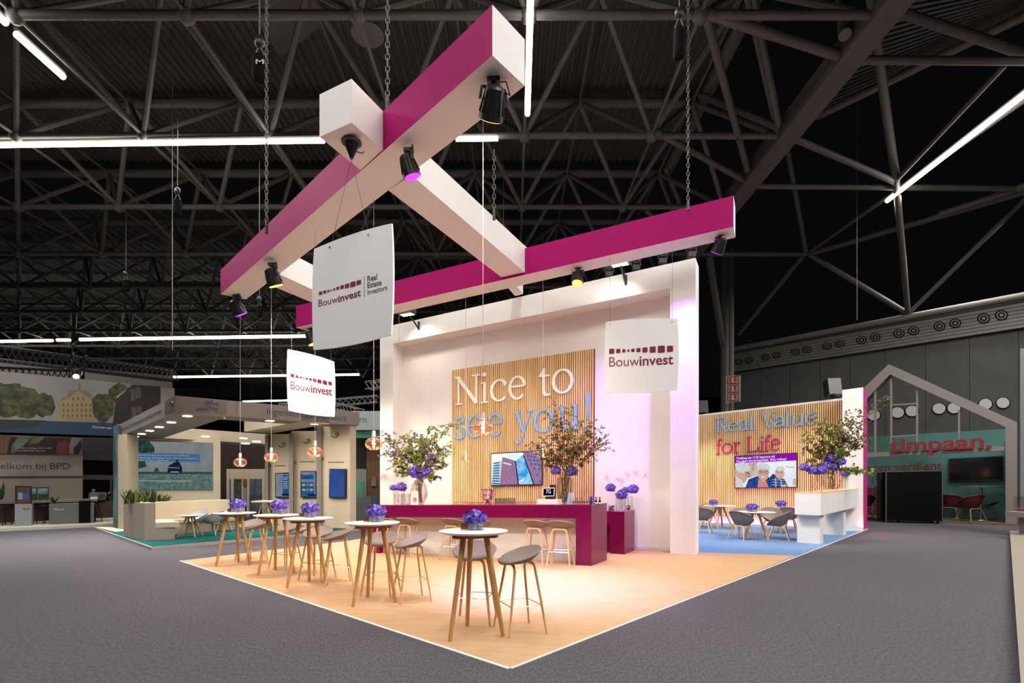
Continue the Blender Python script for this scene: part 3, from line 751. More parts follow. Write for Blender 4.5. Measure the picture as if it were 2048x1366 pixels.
def logo_fn(sq, base, tail=None):
    def f(b, pl):
        b.mat(0)
        for (x, y, s, sl) in sq:
            k = .12*s
            pts = [(x-s/2+k, y+s/2), (x+s/2-k, y+s/2), (x+s/2, y+s/2-k), (x+s/2, y-s/2+k), (x+s/2-k, y-s/2), (x-s/2+k, y-s/2), (x-s/2, y-s/2+k), (x-s/2, y+s/2-k)]
            p2 = pl.off(.003); b.slab([p2.hit(u, v+(u-x)*sl) for u, v in pts], pl.n, .002)
        (x0, y0), (xm, ym), (x1, y1), hb = base
        text(b, 'Bouw', pl, (x0, y0), (xm-1.0, ym), hb, off=.002, depth=.002, offset=-.006)
        text(b, 'invest', pl, (xm, ym), (x1, y1), hb*1.02, off=.002, depth=.002, offset=.016)
        if tail: b.mat(1); tail(b, pl)
    return f
zz = lambda s, ox, oy, L: [(ox+x/s, oy+y/s, w_/s, sl) for x, y, w_, sl in L]
sqA = zz(4.096, 400, 400, [(987, 763, 27, -.3), (1021, 753, 24, -.3), (1050, 746, 17, -.3), (1073, 740, 11, -.3), (1098, 732, 17, -.3), (1128, 722, 23, -.3), (1163, 713, 29, -.3), (1204, 703, 36, -.28), (1252, 690, 43, -.26), (1300, 675, 37, -.26)])
def tailA(b, pl):
    p2 = pl.off(.002); g = lambda x, y: (400+x/4.096, 400+y/4.096)
    b.slab([p2.hit(*g(*q)) for q in ((1343, 795), (1346, 794), (1346, 625), (1343, 626))], pl.n, .002)
    text(b, 'Real', pl, g(1371, 668), g(1450, 650), None, off=.002, depth=.002, offset=.006)
    text(b, 'Estate', pl, g(1371, 722), g(1486, 695), None, off=.002, depth=.002, offset=.006)
    text(b, 'Investors', pl, g(1371, 776), g(1533, 735), None, off=.002, depth=.002, offset=-.004)
sA0, sA1 = at(629, 900, 6.6), at(785, 900, 6.0)
sign('large square sign with burgundy logo hanging under the beam crossing', sA0, sA1, ((629.5, 499), (784.5, 447.6), (783.3, 669.8), (628.3, 699.8)), 0,
     logo_fn(sqA, ((637, 613.5), (676.5, 604.5), (721.5, 591.5), 13.5), tailA), [(.22, mount_pt), (.72, mount_pt)], 0, 0)
sqB = zz(8.533, 550, 680, [(297, 606, 58, .28), (376, 624, 46, .28), (441, 638, 35, .28), (492, 648, 24, .28), (546, 660, 34, .28), (606, 673, 44, .28), (679, 688, 56, .28), (760, 707, 66, .28), (852, 727, 72, .28), (942, 742, 60, .28)])
sB0, sB1 = at(576, 900, 10.2), at(668, 900, 11.3)
topB = lambda p: Vector((p.x, p.y, p.z+.75))
sign('smaller square sign hanging left of the tall white wall', sB0, sB1, ((576, 699), (667.8, 723.6), (668.6, 833.7), (577.5, 821.2)), 0,
     logo_fn(sqB, ((581.2, 777.5), (622, 785), (664, 791), 15.5)), [(.07, lambda p: p+Vector((0, 0, .62))), (.93, lambda p: p+Vector((0, 0, .9)))], 0, 0)
sqC = zz(6.829, 1180, 600, [(297, 701, 72, -.06), (386, 697, 58, -.06), (462, 694, 44, -.06), (524, 691, 31, -.06), (586, 688, 45, -.06), (662, 685, 56, -.06), (751, 682, 70, -.06), (856, 677, 84, -.06), (974, 672, 98, -.06), (1093, 667, 85, -.06)])
sC0, sC1 = at(1211, 900, 9.25), at(1355, 900, 9.05)
sign('square sign with burgundy logo hanging under the right end of the back beam', sC0, sC1, ((1212, 644), (1354.5, 637.8), (1353.8, 780.4), (1212.5, 785.2)), 0,
     logo_fn(sqC, ((1218.5, 733.5), (1279, 731.5), (1346.5, 728), 19)), [(.055, lambda p: Vector((p.x, p.y, at(1220, 515, p.y).z))), (.93, lambda p: Vector((p.x, p.y, at(1344, 500, p.y).z)))], 0, 0)

# ------------------------------------------------------------------ pendant bulbs
def pendant(x, y, wpx, top, label, first=[None]):
    Y = top.y; c = at(x, y, Y); r = wpx/2*Y/F; s = r/.115
    t = thing('pendant_bulb', label, 'pendant lamp', c[:], 0, 'copper glass pendant bulbs')
    prof = []
    for i in range(13):
        a = -math.pi/2+math.pi*.93*i/12; prof.append((max(.004, .115*math.cos(a)**.8 if math.cos(a) > 0 else .004)*s, .083*math.sin(a)*s))
    prof[-1] = (.03*s, .086*s); prof.append((.022*s, .115*s))
    b = MB(); b.lathe(prof, c, 28, cap=False); gg = b.build('glass_globe', copper, t, smooth=True)
    b = MB()
    for k in range(14):
        a = 2*math.pi*k/14; tw = .5
        b.path([c+Vector((.112*s*math.cos(a+tw*q)*math.cos(q*1.2), .112*s*math.sin(a+tw*q)*math.cos(q*1.2), .08*s*math.sin(q*1.2))) for q in (-1, -.5, 0, .5, 1)], .0022*s, 4)
    b.build('glass_ribs', copper, gg)
    b = MB(); b.tube(c+Vector((0, 0, -.05*s)), c+Vector((0, 0, .075*s)), .0135*s, n=10); b.build('filament', emi_fil, t, smooth=True)
    b = MB(); b.tube(c+Vector((0, 0, .105*s)), c+Vector((0, 0, .175*s)), .026*s, .022*s, 14); b.build('socket', white, t, smooth=True)
    b = MB(); b.tube(c+Vector((0, 0, .17*s)), Vector((c.x, c.y, top.z)), .0038, n=6); b.build('cord', cordm, t)
    ld = bpy.data.lights.new('glow', 'POINT'); ld.energy = 9; ld.color = (1, .55, .25); ld.shadow_soft_size = .03
    lo = bpy.data.objects.new('glow', ld); COL.objects.link(lo); lo.parent = t; lo.location = (0, 0, -.02)
emi_fil = emi('amber_filament', (1, .72, .38), 16)
pendant(480.5, 925, 24.5, BT(480.5, 594), 'leftmost copper pendant bulb, above the farthest high table')
pendant(542.5, 915, 26, BT(542.5, 555), 'copper pendant bulb on an amber-lit cord, second from the left')
pendant(630, 904, 29.5, BT(630, 462), 'copper pendant bulb before the lower tip of the smaller left sign')
pendant(747.5, 888, 34.5, BT(748, 396), 'copper pendant bulb at the left edge of the white wall')
pendant(966, 856.5, 41, BT(967.5, 232), 'largest copper pendant bulb, before the blue lettering')
pendant(798, 923, 18.5, L3m.hit(798, 620), 'copper pendant bulb in front of the left flower arrangement')
pendant(931.5, 917, 19.7, L3m.hit(931.5, 588), 'small copper pendant bulb before the slats left of the screen')
pendant(1086, 910, 22.5, L3m.hit(1086, 556), 'reddish pendant bulb at the upper right corner of the building screen')

# ------------------------------------------------------------------ hoist chains and bags
def chain(x, y0, y1, Y, label, bag=None, seg=60):
    a, e = at(x, y0, Y), at(x, y1, Y); t = thing('hoist_chain', label, 'chain', e[:], 0, 'hoist chains')
    b = MB(); L = (a-e).length; n = int(L/.075); chain_n = n
    for i in range(n):
        z = e.z+L*i/n; dx, dy = (.022, 0) if i % 2 else (0, .022)
        c = Vector((a.x, a.y, z))
        b.path([c+Vector((dx, dy, 0)), c+Vector((dx*1.1, dy*1.1, .05)), c+Vector((0, 0, .085)), c+Vector((-dx*1.1, -dy*1.1, .05)), c+Vector((-dx, -dy, 0)), c+Vector((0, 0, -.03)), c+Vector((dx, dy, 0))], .007, 4, cap=False)
    b.build('links', truss_m, t)
    b = MB(); b.tube(e+Vector((0, 0, -.12)), e+Vector((0, 0, .04)), .025, n=8); b.build('hook', black, t)
    return t
def bag(x, y0, y1, wpx, Y, label, letter=None):
    a, e = at(x, y0, Y), at(x, y1, Y); r = wpx/2*Y/F
    t = thing('hoist_bag', label, 'chain bag', a[:], 0, 'black chain bags')
    MB().path([a, a+(e-a)*.06, a+(e-a)*.9, e], [r*.55, r*.95, r, r*.75], 14).build('canvas_body', blackm, t, smooth=True)
    b = MB()
    for s in (-1, 1): b.path([a+Vector((s*r*.8, 0, 0)), a+Vector((0, 0, (a-e).length*.45))], .012, 5)
    b.build('strap', truss_m, t); top = a+Vector((0, 0, (a-e).length*.45))
    MB().ball(top+Vector((0, 0, .06)), (.09, .07, .11), 10, 8).build('pulley', black, t, smooth=True); MB().tube(top, Vector((top.x, top.y, 11.9)), .012, n=5).build('wire', truss_m, t)
    if letter:
        pl = Pl((a.x-1, a.y-r*1.0), (a.x+1, a.y-r*1.0)); b = MB(); text(b, letter, pl, (x-wpx*.28, y0+(y1-y0)*.33), (x+wpx*.32, y0+(y1-y0)*.33), (y1-y0)*.2, off=.01, depth=.004, offset=.01); b.build('printed_letter', whm, t)
chain(533, -40, 452, BT(533, 500).y, 'long hoist chain down to the far part of the long beam')
chain(775, -40, 203, BT(775, 300).y+.2, 'hoist chain down to the beam crossing')
chain(1376, -40, 408, 9.6, 'hoist chain down to the right end of the back beam')
chain(988, 300, 425, 8.6, 'short hoist chain behind the near cross beam')
bag(519, 112, 160, 27, 9.2, 'black chain bag with white letter at the upper left', 'M')
bag(1359, 58, 115, 25, 9.6, 'black chain bag at the top right of the centre')
bag(355, 400, 430, 16, 15, 'black chain bag under the long strip light at the left')
bag(252, 560, 582, 12, 20, 'small black chain bag among the distant trusses')
bag(519, 612, 634, 9, 17, 'small grey chain bag behind the far tip of the long beam')

# ------------------------------------------------------------------ seat shells
def shell(a, b_, z0, hf, hb, drop, p=2.3, th=.03, nr=9, na=36, side=1.0):
    """cupped upholstered shell, front at +y; rim height runs from hf (front) to hb (back)"""
    m = MB()
    rim = lambda th_: hf+(hb-hf)*((1-math.sin(th_))/2)**side
    def P(r, t, low):
        x, y = a*r*math.cos(t), b_*r*math.sin(t)
        z = z0+rim(t)*r**p
        if low: z -= (th+drop*(1-r**2.2)); x *= 1.0; y *= 1.0
        return (x, y, z)
    for low in (0, 1):
        base = len(m.v)
        m.v.append(P(0, 0, low))
        for i in range(1, nr+1):
            r = i/nr
            if i == nr: r = 1.0
            for k in range(na): m.v.append(P(r, 2*math.pi*k/na, low))
        for k in range(na): q = [base, base+1+k, base+1+(k+1) % na]; m.f.append(q if not low else q[::-1]); m.m.append(0)
        for i in range(nr-1):
            for k in range(na):
                k2 = (k+1) % na; o = base+1+i*na
                q = [o+k, o+na+k, o+na+k2, o+k2]; m.f.append(q if not low else q[::-1]); m.m.append(0)
    # rounded rim
    o0 = 1+(nr-1)*na; o1 = 1+nr*na+1+(nr-1)*na; mid = len(m.v)
    for k in range(na):
        p0, p1 = Vector(m.v[o0+k]), Vector(m.v[o1+k]); t = 2*math.pi*k/na
        m.v.append(tuple((p0+p1)/2+Vector((math.cos(t), math.sin(t), 0))*th*.45))
    for k in range(na):
        k2 = (k+1) % na
        m.f.append([o0+k, mid+k, mid+k2, o0+k2]); m.m.append(0); m.f.append([mid+k, o1+k, o1+k2, mid+k2]); m.m.append(0)
    return m
def bent_leg(sx, sy, foot, top, zt, r):
    fx, fy = foot; tx, ty = top
    return MB().path([(sx*fx, sy*fy, 0), (sx*(fx+(tx-fx)*.5), sy*(fy+(ty-fy)*.5), zt*.46), (sx*tx, sy*ty, zt*.90), (sx*tx*.94, sy*ty, zt*.945), (sx*tx*.8, sy*ty, zt*.98), (sx*tx*.55, sy*ty, zt), (0, sy*ty, zt)],
                     [r*.8, r*.95, r, r, r, r, r], 8, sq=(1, .8))
def make_stool():
    t = thing('bar_stool', '', 'bar stool')
    s = shell(.236, .212, .732, -.012, .14, .012, p=2.2, side=1.0, th=.026).build('seat', felt, t, smooth=True, world=False)
    s.data.set_sharp_from_angle(angle=math.radians(80))
    for sx in (-1, 1):
        for sy in (-1, 1): bent_leg(sx, sy, (.215, .205), (.135, .115), .698, .0165).build('leg', oak2, t, smooth=True, world=False)
    z = .285; k = .5+.5*(1-z/.6); fx = .215+(.135-.215)*z/.6; fy = .205+(.115-.205)*z/.6
    b = MB(); q = [(-fx, -fy, z), (fx, -fy, z), (fx, fy, z), (-fx, fy, z)]
    for i in range(4): b.tube(q[i], q[(i+1) % 4], .0055, n=6)
    b.build('footrest', steel, t, world=False)
    return t
def make_high_table():
    t = thing('high_table', '', 'high table')
    b = MB(); b.lathe([(0.001, 1.024), (.31, 1.024), (.345, 1.040), (.35, 1.046), (.348, 1.05), (.001, 1.05)], n=48)
    b.m = [0]*len(b.f)
    b.build('table_top', mat('white_laminate', (.82, .79, .74), .4), t, smooth=True, world=False)
    b = MB(); b.prism([(.25*math.cos(math.radians(a)), .25*math.sin(math.radians(a))) for a in (-30, -10, 90, 110, 210, 230)], .985, 1.024); b.build('under_frame', mat('brown_frame', '#8a5c34', .5), t, world=False)
    for a in (-20, 100, 220):
        c, s = math.cos(math.radians(a)), math.sin(math.radians(a))
        MB().path([(.31*c, .31*s, 0), (.135*c, .135*s, .99)], [.021, .03], 12).build('leg', oak, t, smooth=True, world=False)
    return t
def make_cube_vase():
    t = thing('cube_vase', '', 'flower vase')
    h = .072
    b = MB(); b.box((0, 0, h/2), (.11, .11, h)); b.f = [q for i, q in enumerate(b.f) if i != 5]; b.m = b.m[:5]
    b.build('glass_cube', glass, t, world=False)
    MB().box((0, 0, .031), (.1, .1, .052)).build('wrapped_stems', mat('violet_stems', '#6a5aa8', .5, noise=(60, 1, '#d5cfe6')), t, world=False)
    hydrangea(.075, (-.006, 0, .088), .66, seed=8).build('flower_head', hydr, t, world=False)
    return t
def hydrangea(r, c, sq=.85, n=170, seed=3):
    """mop head of four-petalled florets over an uneven dark core"""
    rnd = random.Random(seed); m = MB(); m.cur = 2; m.ball(c, (r*.74, r*.74, r*.74*sq), 12, 8)
    lump = [(rnd.uniform(0, 6.28), rnd.uniform(-.6, .9)) for _ in range(5)]
    for i in range(n):
        z = 1-2*(i+.5)/n
        if z < -.75: continue
        a = i*2.39996; q = math.sqrt(1-z*z); d = Vector((q*math.cos(a), q*math.sin(a), z))
        k = 1+.10*max(d.dot(Vector((math.cos(la)*.8, math.sin(la)*.8, lz)).normalized()) for la, lz in lump)-.05
        p = Vector(c)+Vector((d.x*r, d.y*r, d.z*r*sq))*k*(1+rnd.uniform(-.14, .10))
        u = d.cross(Vector((0, 0, 1))); u = u.normalized() if u.length > .01 else Vector((1, 0, 0)); v = d.cross(u)
        w_ = rnd.uniform(0, 6.28); s = r*.21*rnd.uniform(.8, 1.2); tl = Vector((rnd.gauss(0, .3), rnd.gauss(0, .3), rnd.gauss(0, .3)))
        m.cur = rnd.choice((0, 0, 1, 1, 0, 2))
        for kk in range(4):
            e = u*math.cos(w_+kk*1.571)+v*math.sin(w_+kk*1.571); g = u*math.cos(w_+kk*1.571+1.571)+v*math.sin(w_+kk*1.571+1.571)
            e = e+d*e.dot(tl); g = g+d*g.dot(tl)
            m.add([p, p+e*s*.6+g*s*.5+d*s*.2, p+e*s*1.15+d*s*.1, p+e*s*.6-g*s*.5+d*s*.2], [[0, 1, 2, 3]])
    return m
def make_candle():
    t = thing('candle_glass', '', 'candle holder')
    b = MB(); b.box((0, 0, .036), (.07, .07, .072)); b.f = [q for i, q in enumerate(b.f) if i != 5]; b.m = b.m[:5]; b.build('glass_cube', glass, t, world=False)
    MB().box((0, 0, .036), (.056, .056, .054)).build('candle', mat('brown_wax', '#6b3018', .6), t, world=False)
    return t
pt_, ps_, pv_, pc_ = make_high_table(), make_stool(), make_cube_vase(), make_candle()
names = ['nearest high table', 'second high table from the front', 'third high table from the front', 'fourth high table from the front', 'farthest high table']
TBL = [  # three feet px, top centre px (x, y), half width px, vase px, candle px, sizes
    ([(897.3, 1283.5), (1006, 1273.6), (940, 1253)], (947, 1061), 69, (951, 1059), (928.5, 1060), 32, 17),
    ([(702.7, 1214.6), (790.6, 1205.4), (744.2, 1195)], (745, 1044.7), 54, (753.5, 1043), (732.5, 1043.5), 27, 12),
    ([(574.6, 1176.8), (651.5, 1172.4), (624.6, 1163.4)], (616, 1036), 47.5, (621, 1034), (604.5, 1034.6), 24, 10),
    ([(514.7, 1151), (580, 1146.5), (557.5, 1141.4)], (552.3, 1029.5), 42.3, (560, 1027.5), (545, 1027.6), 23, 9),
    ([(435.4, 1132.9), (494, 1130.3), (478.6, 1124.8)], (470, 1025.4), 39, (476, 1024.2), (460, 1024.4), 21, 8)]
for i, (feet, tc_, hw, vp, cp, vw, cw) in enumerate(TBL):
    fs = [fl(*f) for f in feet]; c = sum(fs, Vector())/3
    c.x = (tc_[0]-CX)/F*c.y
    zt_ = EYE-(tc_[1]-HZ)*c.y/F
    sr = hw*c.y/F/.35; sz = (zt_-ZC)/1.05
    a = math.atan2(fs[1].y-c.y, fs[1].x-c.x)
    place(pt_, i == 0, (c.x, c.y, ZC), a+math.radians(20), names[i]+' with round white top and three splayed oak legs', 'round high tables', (sr, sr, sz))
    v = onz(vp[0], vp[1], zt_+.001); s = vw*v.y/F/.118
    place(pv_, i == 0, (v.x, v.y, zt_+.0005), random.uniform(-.3, .3), 'violet hydrangea in a glass cube on the '+names[i], 'hydrangea cubes on the high tables', (s, s, s))
    v = onz(cp[0], cp[1], zt_+.001); s = cw*v.y/F/.072
    place(pc_, i == 0, (v.x, v.y, zt_+.0005), .15, 'brown candle in a square glass on the '+names[i], 'candles on the high tables', (s, s, s))
# stools: centre xy, facing (deg), scale
def d90(a): return math.radians(a-90)
ST = [((.08, 5.43), 203, 1.0, 'stool right of the nearest high table'), ((-.415, 5.79), 262, 1.0, 'stool directly behind the nearest high table'),
      ((-1.302, 6.815), 206, .985, 'stool right of the second high table from the front'), ((-1.79, 7.18), 262, .97, 'stool behind the second high table from the front'),
      ((-2.595, 7.83), 203, .96, 'stool right of the third high table from the front'), ((-3.06, 8.26), 255, .95, 'stool behind the third high table from the front'),
      ((-3.54, 8.9), 205, .94, 'stool right of the fourth high table from the front'), ((-4.0, 9.28), 250, .93, 'stool behind the fourth high table from the front'),
      ((-4.76, 9.8), 205, .92, 'stool right of the farthest high table'), ((-5.13, 10.3), 250, .91, 'stool behind the farthest high table'),
      ((.88, 9.50), 72, 1.0, 'stool at the bar beside its right leg'), ((.44, 9.66), 66, 1.0, 'stool at the bar, second from its right leg'),
      ((-.62, 10.1), 72, .98, 'stool at the bar behind the nearest table\'s flowers'), ((-1.15, 10.33), 66, .98, 'stool at the bar left of the nearest table\'s flowers'),
      ((-2.13, 10.72), 66, .96, 'stool at the bar, second from its left end'), ((-2.62, 10.92), 66, .95, 'stool at the left end of the bar')]
for i, ((x, y), ang, s, l) in enumerate(ST):
    place(ps_, i == 0, (x, y, ZC), d90(ang), 'grey-brown felt bar '+l, 'felt bar stools', (s, s, s*(1 if i < 10 else .97)))
# ------------------------------------------------------------------ back room: slat wall with lettering
R = Pl((8.07, 18.84), (10.47, 17.13)); RB = R.off(-.12)
rw = thing('slat_wall', 'long pine slat wall with blue and burgundy lettering at the right', 'wall', (R.hit(1550, 900).x, R.hit(1550, 900).y, 0))
a0, a1 = RB.hit(1330, 900), RB.hit(1700, 900)
zt0, zt1 = RB.hit(1330, 837).z, RB.hit(1700, 794.5).z
b = MB(); b.hexa([Vector((p.x, p.y, 0)) for p in (a0, a1, a1-R.n*.25, a0-R.n*.25)], [Vector((p.x, p.y, z)) for p, z in ((a0, zt0), (a1, zt1), (a1-R.n*.25, zt1), (a0-R.n*.25, zt0))]); b.build('white_backing_wall', wallw, rw)
slats(RB, (1352, 837.5), (1684.7, 800.5), (1352, 1030), (1684.7, 1040), 86, rw, th=.05, back=.05)
RL = RB.off(.105)
lt = lambda L: [(ch, 1380+x0/5.12, 1380+x1/5.12, 740+y/5.12, h/5.12) for ch, x0, x1, y, h in L]
letters(lt([('R', 266, 392, 643, 150), ('e', 394, 502, 634, 98), ('a', 508, 604, 625, 108), ('l', 612, 656, 616, 156), ('V', 735, 885, 602, 164), ('a', 866, 978, 590, 110), ('l', 984, 1024, 583, 164), ('u', 1043, 1166, 578, 118), ('e', 1184, 1300, 566, 124)]), RL, letterB, rw, -.08, depth=.04)
letters(lt([('f', 270, 334, 860, 150), ('o', 326, 436, 856, 104), ('r', 444, 516, 850, 112), ('L', 584, 706, 840, 156), ('i', 714, 756, 835, 156), ('f', 766, 834, 830, 162), ('e', 828, 930, 826, 120)]), RL, letterM, rw, -.07, depth=.04)
# end pillar, white front and magenta side
p0, p1, p2_ = fl(1684.5, 1062.5), fl(1726.3, 1062), fl(1734.5, 1056)
dv = p2_-p1; pl_ = thing('end_pillar', 'white end pillar with magenta side at the right end of the slat wall', 'pillar', p1[:])
zA, zB = at(1684.5, 780, p0.y).z, at(1726.3, 774.5, p1.y).z
MB().hexa([p0, p1, p1+dv, p0+dv], [q+Vector((0, 0, z)) for q, z in ((p0, zA), (p1, zB), (p1+dv, zB), (p0+dv, zA))], [0, 1, 0, 0, 0, 0]).build('pillar_body', [wallw, mat('magenta_side', '#b8287e', .5)], pl_)
# television with photo of smiling people
RT = RB.off(.2); tv2 = thing('television', 'wall screen with purple caption and photo of smiling older people', 'television', RT.hit(1531, 975)[:])
b = MB(); b.slab([RT.hit(*p) for p in ((1469, 976.6), (1594, 975.3), (1594, 905), (1469, 911.6))], R.n, .09); case2 = b.build('casing', black, tv2)
z5 = lambda pts: [(1380+x/5.12, 740+y/5.12) for x, y in pts]
ms = [emi('photo_white', '#eef1f4', 1.0, '#dfe6ee', 2), emi('caption_purple', '#8d12b5', .95), emi('skin_tone', '#d9b3a2', .95, '#c99c8a', 20), emi('hair_white', '#dfe0e2', 1.0, '#b9bcc4', 40), emi('blue_cloth', '#1d3f8a', .9, '#2b559f', 12), emi('pink_cloth', '#d98f88', .9), emi('dark_line', '#2a2a35', .9), emi('caption_white', '#ffffff', 1.0), emi('beige_blur', '#b29a86', .9, '#d7c7b6', 8), emi('mouth_tone', '#a4574f', .9)]
b = MB(); E5 = lambda *a, **k: z5(ell(*a, **k)); T5 = RT
flat(b, T5, z5([(462, 1203), (1088, 1196), (1088, 926), (462, 956)]), .001, 0)
flat(b, T5, z5([(462, 956), (1088, 926), (1088, 854), (462, 886)]), .002, 1)
flat(b, T5, z5([(590, 1110), (690, 1080), (690, 950), (590, 954)]), .0015, 8)
flat(b, T5, E5(525, 1060, 72, 105), .002, 2); flat(b, T5, E5(538, 1000, 74, 55), .0025, 3); flat(b, T5, z5([(463, 1200), (545, 1200), (535, 1130), (463, 1080)]), .003, 3)
flat(b, T5, z5([(560, 1040), (605, 1055), (607, 1062), (560, 1048)]), .004, 6); flat(b, T5, E5(590, 1075, 16, 18), .004, 6); flat(b, T5, E5(590, 1075, 12, 14), .0045, 2); flat(b, T5, E5(478, 1050, 10, 20), .004, 2)
flat(b, T5, z5([(568, 1203), (845, 1201), (838, 1130), (800, 1090), (690, 1085), (600, 1120)]), .003, 4)
flat(b, T5, z5([(692, 1202), (805, 1200), (775, 1130), (700, 1120)]), .0035, 5)
flat(b, T5, E5(752, 1015, 66, 70), .004, 3); flat(b, T5, E5(750, 1065, 55, 72), .0045, 2); flat(b, T5, E5(752, 990, 60, 26), .005, 3)
for x in (722, 782): flat(b, T5, E5(x, 1050, 26, 17), .005, 6); flat(b, T5, E5(x, 1051, 22, 13), .0055, 2); flat(b, T5, E5(x, 1051, 6, 5), .006, 6)
flat(b, T5, E5(748, 1095, 28, 16, 14, 0, 180), .006, 9); flat(b, T5, E5(748, 1096, 23, 9, 14, 0, 180), .0065, 7); flat(b, T5, E5(750, 1075, 8, 10), .0055, 2)
flat(b, T5, z5([(800, 1201), (1005, 1198), (970, 1120), (900, 1095), (850, 1060), (815, 1100)]), .0035, 4)
for k in range(5): flat(b, T5, z5([(840+k*30, 1090+k*12), (846+k*30, 1090+k*12), (856+k*28, 1200), (848+k*28, 1200)]), .004, 3 if k % 2 else 6)
for k in range(3): flat(b, T5, z5([(840, 1120+k*26), (980, 1130+k*26), (980, 1134+k*26), (840, 1125+k*26)]), .004, 3)
flat(b, T5, E5(918, 1055, 48, 66), .005, 2); flat(b, T5, E5(922, 1012, 46, 26), .0055, 3)
for x in (897, 935): flat(b, T5, E5(x, 1045, 8, 4), .006, 6)
flat(b, T5, E5(908, 1082, 22, 13, 14, 0, 180), .006, 9); flat(b, T5, E5(908, 1083, 18, 7, 14, 0, 180), .0065, 7); flat(b, T5, E5(914, 1062, 7, 10), .0058, 2)
flat(b, T5, E5(965, 1185, 30, 14), .005, 2); flat(b, T5, E5(1070, 1150, 18, 40), .003, 8)
for k in range(4): flat(b, T5, E5(990+k*22, 992+k*2, 8, 4), .003, 6)
pic2 = b.build('picture', ms, case2)
b = MB()
g5 = lambda x, y: (1380+x/5.12, 740+y/5.12)
text(b, 'Vandaag om 14.00 lanceren wij', T5, g5(475, 916), g5(866, 896), 6.2, off=.004, depth=.002, serif=True, offset=-.01)
text(b, 'Een nieuw investeringsfonds. Wees welkom!', T5, g5(475, 948), g5(988, 922), 6.2, off=.004, depth=.002, serif=True, offset=-.01)
b.build('caption', ms[7], case2)
# speakers on the slat wall
def speaker(x, y, label, s=1.0, ry=.5):
    p = RB.off(-.1).hit(x, y); t = thing('loudspeaker', label, 'loudspeaker', p[:], 0, 'loudspeakers on the slat wall'); rz = math.atan2(-R.n.y, -R.n.x)+math.pi/2+ry
    c = p+Vector((0, 0, .33*s)); bx = MB().box((0, 0, 0), (.38*s, .34*s, .52*s))
    M3 = Matrix.Rotation(rz, 3, 'Z') @ Matrix.Rotation(.22, 3, 'X'); bx.v = [tuple(M3 @ Vector(q)+c) for q in bx.v]; bx.build('cabinet', black, t)
    bx = MB().box((0, .171*s, 0), (.34*s, .012, .48*s)); bx.v = [tuple(M3 @ Vector((q[0], -q[1], q[2]))+c) for q in bx.v]; bx.build('grille', blackm, t)
    MB().tube(p+Vector((0, 0, -.05)), p+Vector((0, 0, .12)), .04).build('stand_bracket', black, t)
speaker(1665, 797, 'black loudspeaker on top of the slat wall beside the white pillar', 1.05)
speaker(1405, 831, 'black loudspeaker at the left top of the slat wall', .9)
# added spots without fixtures, lighting the back room and its slats
for (x, y, c, p, aim, cone) in ((1405, 815, (1, .76, .46), 500, (6.8, 18.5, 2.6), 90), (1650, 780, (1, .58, .50), 550, (8.6, 16.5, 0), 110)):
    q = RB.off(1.2).hit(x, y); ld = bpy.data.lights.new('lamp', 'SPOT'); ld.energy = p; ld.color = c; ld.spot_size = math.radians(cone); ld.spot_blend = .8; ld.shadow_soft_size = .1
    o = bpy.data.objects.new('lamp', ld); COL.objects.link(o); o.location = q; o.rotation_euler = (Vector(aim)-q).to_track_quat('-Z', 'Y').to_euler()
ls = thing('light_strip', 'pink light strip along the foot of the slat wall', 'light strip', RB.off(.3).hit(1540, 1060)[:])
e0_, e1_ = RB.off(.03).hit(1395, 1034), RB.off(.03).hit(1690, 1041)
MB().tube(e0_, e1_, .02, n=6).build('diode_strip', emi('pink_strip', '#ff6ad8', 5), ls)
ld = bpy.data.lights.new('pink_wash', 'AREA'); ld.shape = 'RECTANGLE'; ld.size = 5.5; ld.size_y = .2; ld.energy = 75; ld.color = (1, .3, .45)  # unseen area light without fixture, added to wash the slats pink
lo = bpy.data.objects.new('pink_wash', ld); COL.objects.link(lo); mid = RB.off(1.0).hit(1545, 900); lo.location = (mid.x, mid.y, .12); lo.rotation_euler = (Vector((RB.hit(1545, 900).x, RB.hit(1545, 900).y, 1.6))-lo.location).to_track_quat('-Z', 'Y').to_euler()

# white planter bench
cN = Vector((7.44, 12.65, 0)); aD = Vector((1.98, 2.16, 0)); pD = Vector((-.737, .676, 0))
LN, SD = 1.62, .57
pb = thing('planter_bench', 'white raised planter box on two square legs at the carpet edge', 'planter', cN[:])
q = [cN+pD*SD, cN, cN+aD*LN, cN+aD*LN+pD*SD]
zbm, ztp, zte, zbe = at(1641, 1031, 12.65).z, at(1641, 985.5, 12.65).z, at(1718, 977.5, 16.25).z, at(1718, 1013.5, 16.25).z
up_ = lambda ps, zs: [Vector((p.x, p.y, z)) for p, z in zip(ps, zs)]
MB().hexa(up_(q, (zbm, zbm, zbe, zbe)), up_(q, (ztp-.02, ztp-.02, zte-.02, zte-.02))).build('box_body', white, pb)
MB().hexa(up_(q, (ztp-.02, ztp-.02, zte-.02, zte-.02)), up_(q, (ztp, ztp, zte, zte))).build('top_board', oak2, pb)
for t0 in (.06, 1.0):
    k = cN+aD*t0+pD*.06; lw_ = aD.normalized()*.36
    l4 = [k+pD*.5, k, k+lw_, k+lw_+pD*.5]; zz_ = zbm+(zbe-zbm)*t0/LN
    MB().hexa(up_(l4, [0]*4), up_(l4, [zz_]*4)).build('leg', white, pb)
def onplanter(x, s=.28):
    p = Pl((cN+pD*s)[:2], (cN+aD+pD*s)[:2]).hit(x, 980); t = (p-cN-pD*s).dot(aD)/aD.length_squared
    return Vector((p.x, p.y, ztp+(zte-ztp)*t/LN))

